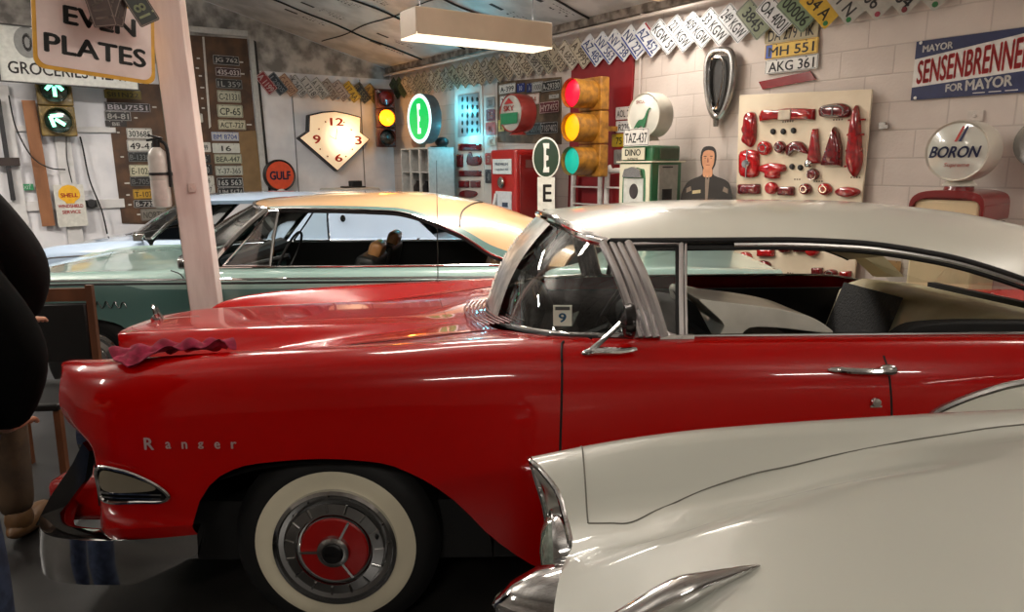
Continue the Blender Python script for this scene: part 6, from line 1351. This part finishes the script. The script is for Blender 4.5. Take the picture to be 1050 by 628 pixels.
def person(label, loc, rotz, S, jacket, trous, shoe, hair_m, jm, bend=.0, elbow=(.30,.05), hunch=0, group=None):
    """facing +x in local space. S scales a 1.75 m figure"""
    o = thing('person', label, 'person', group, loc, rotz)
    V = lambda x, y, z: Vector((x, y, z))*S
    b = bend
    hip, wst, chs, nk, hd = V(0,0,.92), V(.02+b*.08,0,1.10), V(.03+b*.22,0,1.30), V(.04+b*.38,0,1.47), V(.09+b*.50,0,1.60)
    P = [hip, wst, chs, nk, V(.05+b*.42,0,1.53)]; E = [(0,1),(1,2),(2,3),(3,4)]; R = [(.13,.10),(.125,.10),(.15,.11),(.055,.055),(.05,.05)]
    arms = []
    for s in (-1,1):
        sh = chs+V(.0,s*.17,.09); el = sh+V(.06+elbow[1],s*.075,-.27); wr = el+V(.10,s*-.12,-.22); hn = wr+V(.07,0,-.01); i = len(P); P += [sh, el, wr, hn]; E += [(2,i),(i,i+1),(i+1,i+2),(i+2,i+3)]; R += [.055,.042,.028,(.035,.018)]
        for k in range(4):
            q = hn+V(.02,s*(-.027+.018*k),0); j = len(P); P += [q, q+V(.035,0,-.008), q+V(.055,0,-.028)]; E += [(i+3,j),(j,j+1),(j+1,j+2)]; R += [.009,.0085,.007]
        q = wr+V(.03,-s*.03,.005); j = len(P); P += [q, q+V(.03,-s*.02,0)]; E += [(i+2,j),(j,j+1)]; R += [.012,.009]; arms.append((sh, el, wr))
    legs = []
    for s in (-1,1):
        hj = hip+V(0,s*.095,-.06); kn = V(.03,s*.11,.50); an = V(-.01,s*.12,.09); i = len(P); P += [hj, kn, an, V(.10,s*.13,.035)]; E += [(0,i),(i,i+1),(i+1,i+2),(i+2,i+3)]; R += [.085,.058,.038,.035]; legs.append((hj, kn, an))
    R = [tuple(a*S for a in r) if isinstance(r, tuple) else r*S for r in R]
    body_ = skinmesh('body', P, E, R, skin_m, o)
    g = G(); g.ell(hd+V(0,0,.02), (.095*S,.078*S,.115*S), 28); g.ell(hd+V(.03,0,-.055), (.06*S,.052*S,.055*S), 20); g.ell(hd+V(.098,0,-.012), (.018*S,.013*S,.025*S), 12)
    for s in (-1,1): g.ell(hd+V(-.005,s*.08,0), (.02*S,.01*S,.032*S), 12)
    g.obj('head', skin_m, body_)
    g = G()
    for s in (-1,1): g.ell(hd+V(.085,s*.032,.02), (.012*S,.013*S,.008*S), 10)
    g.tube([hd+V(.082,y,-.062) for y in (-.022,0,.022)], .005*S, 6); g.obj('face_features', paint(70,44,40), body_)
    g = G(); g.ell(hd+V(-.022,0,.055), (.098*S,.086*S,.098*S), 28); g.obj('hair', hair_m, o)
    # jacket
    P = [hip+V(0,0,-.10), wst, chs, nk+V(-.01,0,-.02)]; E = [(0,1),(1,2),(2,3)]; R = [(.185,.155),(.18,.15),(.205,.155),(.095,.09)]
    for sh, el, wr in arms: i = len(P); P += [sh, el, wr+(el-wr)*.1]; E += [(2,i),(i,i+1),(i+1,i+2)]; R += [.095,.078,.058]
    R = [tuple(a*S*jm for a in r) if isinstance(r, tuple) else r*S*jm for r in R]
    j_ = skinmesh('jacket', P, E, R, jacket, o)
    g = G(); c_ = nk+V(-.01,0,.0); g.tube([c_+Vector((.085*S*cos(a), .085*S*sin(a), .012*cos(a))) for a in np.linspace(0,2*PI,24,endpoint=False)], .03*S, 8, closed=True); g.obj('collar', jacket, j_)
    P = [hip]; E = []; R = [(.14,.115)]
    for hj, kn, an in legs: i = len(P); P += [hj, kn, an]; E += [(0,i),(i,i+1),(i+1,i+2)]; R += [.108,.080,.070]
    R = [tuple(a*S for a in r) if isinstance(r, tuple) else r*S for r in R]
    skinmesh('trousers', P, E, R, trous, o)
    for s in (-1,1):
        g = G(); c_ = V(.06,s*.125,.05); g.ell(c_, (.15*S,.055*S,.05*S), 20); g.ell(c_+V(-.07,0,.04), (.06*S,.052*S,.07*S), 16); g.v = [(a, b_, max(0.0, c)) for a, b_, c in g.v]; g.obj('shoe', shoe, o)
    return o
jack = mat('black_jacket', (6,6,6), .9, spec=.08, var=.2, bump=.3, bscale=9); jack2 = mat('black_quilted_jacket', (15,12,12), .8, spec=.15, var=.3, bump=.4, bscale=7)
person('person in dark jacket and tan trousers beyond the nearer person at the left edge', (-2.34, 2.86, 0), math.radians(96), 1.05, jack2, noisy('tan_trousers', (58,42,27), (78,58,38), 9, .8), paint(104,74,44), paint(34,24,20), 1.18, bend=.12, elbow=(.3,.0), group=None)
person('person in black jacket and blue jeans, nearest the photographer at the left edge', (-1.575, 1.68, 0), math.radians(98), .99, jack, noisy('blue_denim', (34,44,66), (50,62,88), 30, .85), paint(40,34,30), paint(30,26,24), 1.28, bend=.2, elbow=(.3,-.02))
# wooden chair behind the red car nose
o = thing('wooden_chair', 'dark wooden chair with a black back panel behind the nose of the red car', 'chair', None, (-2.50, 3.66, 0), math.radians(4))
wd = noisy('brown_chair_wood', (84,48,28), (110,66,40), 5, .4, stretch=(1,1,.2))
for s in (-1,1):
    g = G(); g.bar((s*.21,.02,0),(s*.21,.06,1.0),.035,.03); g.obj('leg', wd, o); g = G(); g.bar((s*.20,-.38,0),(s*.20,-.36,.45),.032,.032); g.obj('leg', wd, o)
g = G(); g.box((0,.055,.95),(.42,.022,.07)); g.obj('top_rail', wd, o); g = G(); g.box((0,.045,.74),(.38,.03,.33)); g.obj('backrest', paint(14,12,12), o, bevel=.01)
g = G(); g.box((0,-.17,.46),(.44,.44,.04)); g.obj('seat', paint(18,15,14), o, bevel=.012)
# crimson shop rag on the fender
def rag(u, v):
    a = 2*PI*u; rad = v
    ex = 1+.18*sin(3*a+1)+.10*sin(7*a)
    px_ = -1.14+.18*rad*ex*cos(a); w_ = .80+.085*rad*ex*sin(a)+.03*sin(px_*14)
    z = red_top(px_, min(.99, w_/rwe(px_)))
    wr = .036*abs(sin(px_*30+w_*26))+.018*abs(sin(w_*40-px_*12))+.012*sin(px_*70)*sin(w_*55)
    return (px_, -w_, z+.008+max(0, wr)*(1-.3*v))
g = G(); g.grid(rag, 90, 30); g.grid(lambda u,v: (rag(u,v)[0], rag(u,v)[1], rag(u,v)[2]-.004), 90, 30, flip=True); tag(g.obj('shop_rag', noisy('crimson_cloth', (118,16,44), (150,26,62), 40, .9, bump=.3), loc=(0,3.05,0), ang=80), 'crumpled crimson cloth lying on the front fender of the red car', 'cloth')
# ------------------------------------------------------------------ camera, lights, world
cam = bpy.data.cameras.new('camera'); co = bpy.data.objects.new('camera', cam); COL.objects.link(co); SC.camera = co
cam.sensor_fit = 'HORIZONTAL'; cam.sensor_width = 36; cam.lens = 36*FPX/1050; cam.clip_start = .05
Mc = Matrix((( RT.x, UPV.x, -FWD.x, 0), (RT.y, UPV.y, -FWD.y, 0), (RT.z, UPV.z, -FWD.z, EYE), (0,0,0,1)))
co.matrix_world = Mc
w = bpy.data.worlds.new('World'); SC.world = w; w.use_nodes = True
w.node_tree.nodes['Background'].inputs[0].default_value = L3((200,190,178))+(1,); w.node_tree.nodes['Background'].inputs[1].default_value = .02
SC.view_settings.view_transform = 'Standard'; SC.view_settings.look = 'None'; SC.view_settings.gamma = 1; SC.view_settings.use_curve_mapping = False
SC.view_settings.exposure = EXPO
tubem = mat('lit_tube', (255,240,220), .5, emit=(255,236,208), es=5)
housing = mat('lamp_housing', (190,172,150), .45)
lens_lit = mat('lit_diffuser', (255,244,226), .5, emit=(255,238,205), es=1.3)
def fixture(loc, rotz, L, power, label, col=(1,.925,.83), w=.26, h=.13, name='fluorescent_fixture', group=None, tilt=0, open_=True):
    o = thing(name, label, 'ceiling light', group, loc, rotz); o.rotation_euler = (0, tilt, rotz)
    g = G(); g.box((0,0,h/2), (L,w,.02)) if False else None
    g.box((0,-w/2,0), (L,.012,h)); g.box((0,w/2,0), (L,.012,h)); g.box((0,0,h/2), (L,w,.012)); g.box((-L/2,0,0), (.012,w,h)); g.box((L/2,0,0), (.012,w,h))
    g.obj('housing', housing, o, bevel=.003)
    for s in (-.06, .06):
        t = G(); t.tube([(-L/2+.02,s,-h/2+.03),(L/2-.02,s,-h/2+.03)], .016, 10); t.obj('tube', tubem, o)
    g = G()
    for x in (-L*.42, L*.42): g.tube([(x,0,h/2),(x+.01,0,h/2+.9)], .003, 5)
    g.obj('hanging_wire', BLACK, o)
    l = bpy.data.lights.new('tube_light', 'AREA'); l.shape = 'RECTANGLE'; l.size = L-.06; l.size_y = w-.05; l.energy = power; l.color = col
    lo = bpy.data.objects.new('tube_light', l); COL.objects.link(lo); lo.parent = o; lo.location = (0,0,-h/2-.004)
    l2 = bpy.data.lights.new('ceiling_fill', 'AREA'); l2.shape = 'RECTANGLE'; l2.size = L-.06; l2.size_y = .08; l2.energy = power*UP; l2.color = col  # added upward lamp above the closed housing, brightens the ceiling
    lo = bpy.data.objects.new('ceiling_fill', l2); COL.objects.link(lo); lo.parent = o; lo.location = (0,0,h/2+.012); lo.rotation_euler = (PI, 0, 0)
    if name == 'fluorescent_fixture' and h > .15:
        g = G(); g.box((0,0,-h/2+.002), (L+.006,w+.008,.026)); g.obj('lit_diffuser', lens_lit, o, bevel=.004); lo.location.z = h/2+.012
        for k in o.children:
            if k.type == 'LIGHT' and k.name.startswith('tube'): k.location.z = -h/2-.02
    return o
# the fixture in the picture
a, b = at_y(419, 26, 5.0), at_y(556, 37, 5.62)
d = (b-a); L_ = d.length
fixture(((a+b)/2)+Vector((0,0,.0)), math.atan2(d.y, d.x), L_, 48, 'hanging cream fluorescent fixture above the turquoise car, lit along its bottom edge', w=.24, h=.17, tilt=0)
def cp2(u, v): return WR.n*u+WL.n*v
# unseen fixtures over the garage; those at the back added to brighten the wall
for i, (u, v, p, zc) in enumerate(LAMPS):
    q = cp2(u, v)
    fixture((q.x, q.y, zc), WL.rot if i % 2 == 0 else WL.rot, 1.22 if i else 1.22, p, 'open fluorescent shop light hanging over the parked cars, outside the picture', group='shop lights over the rest of the garage')

def depth(o):
    n = 1
    while o.parent: o = o.parent; n += 1
    return n
for o in list(bpy.data.objects):
    while depth(o) > 3: o.parent = o.parent.parent
for o in bpy.data.objects:
    if o.get('label') and not 4 <= len(o['label'].split()) <= 16: print('LABEL', o.name, len(o['label'].split()), o['label'])
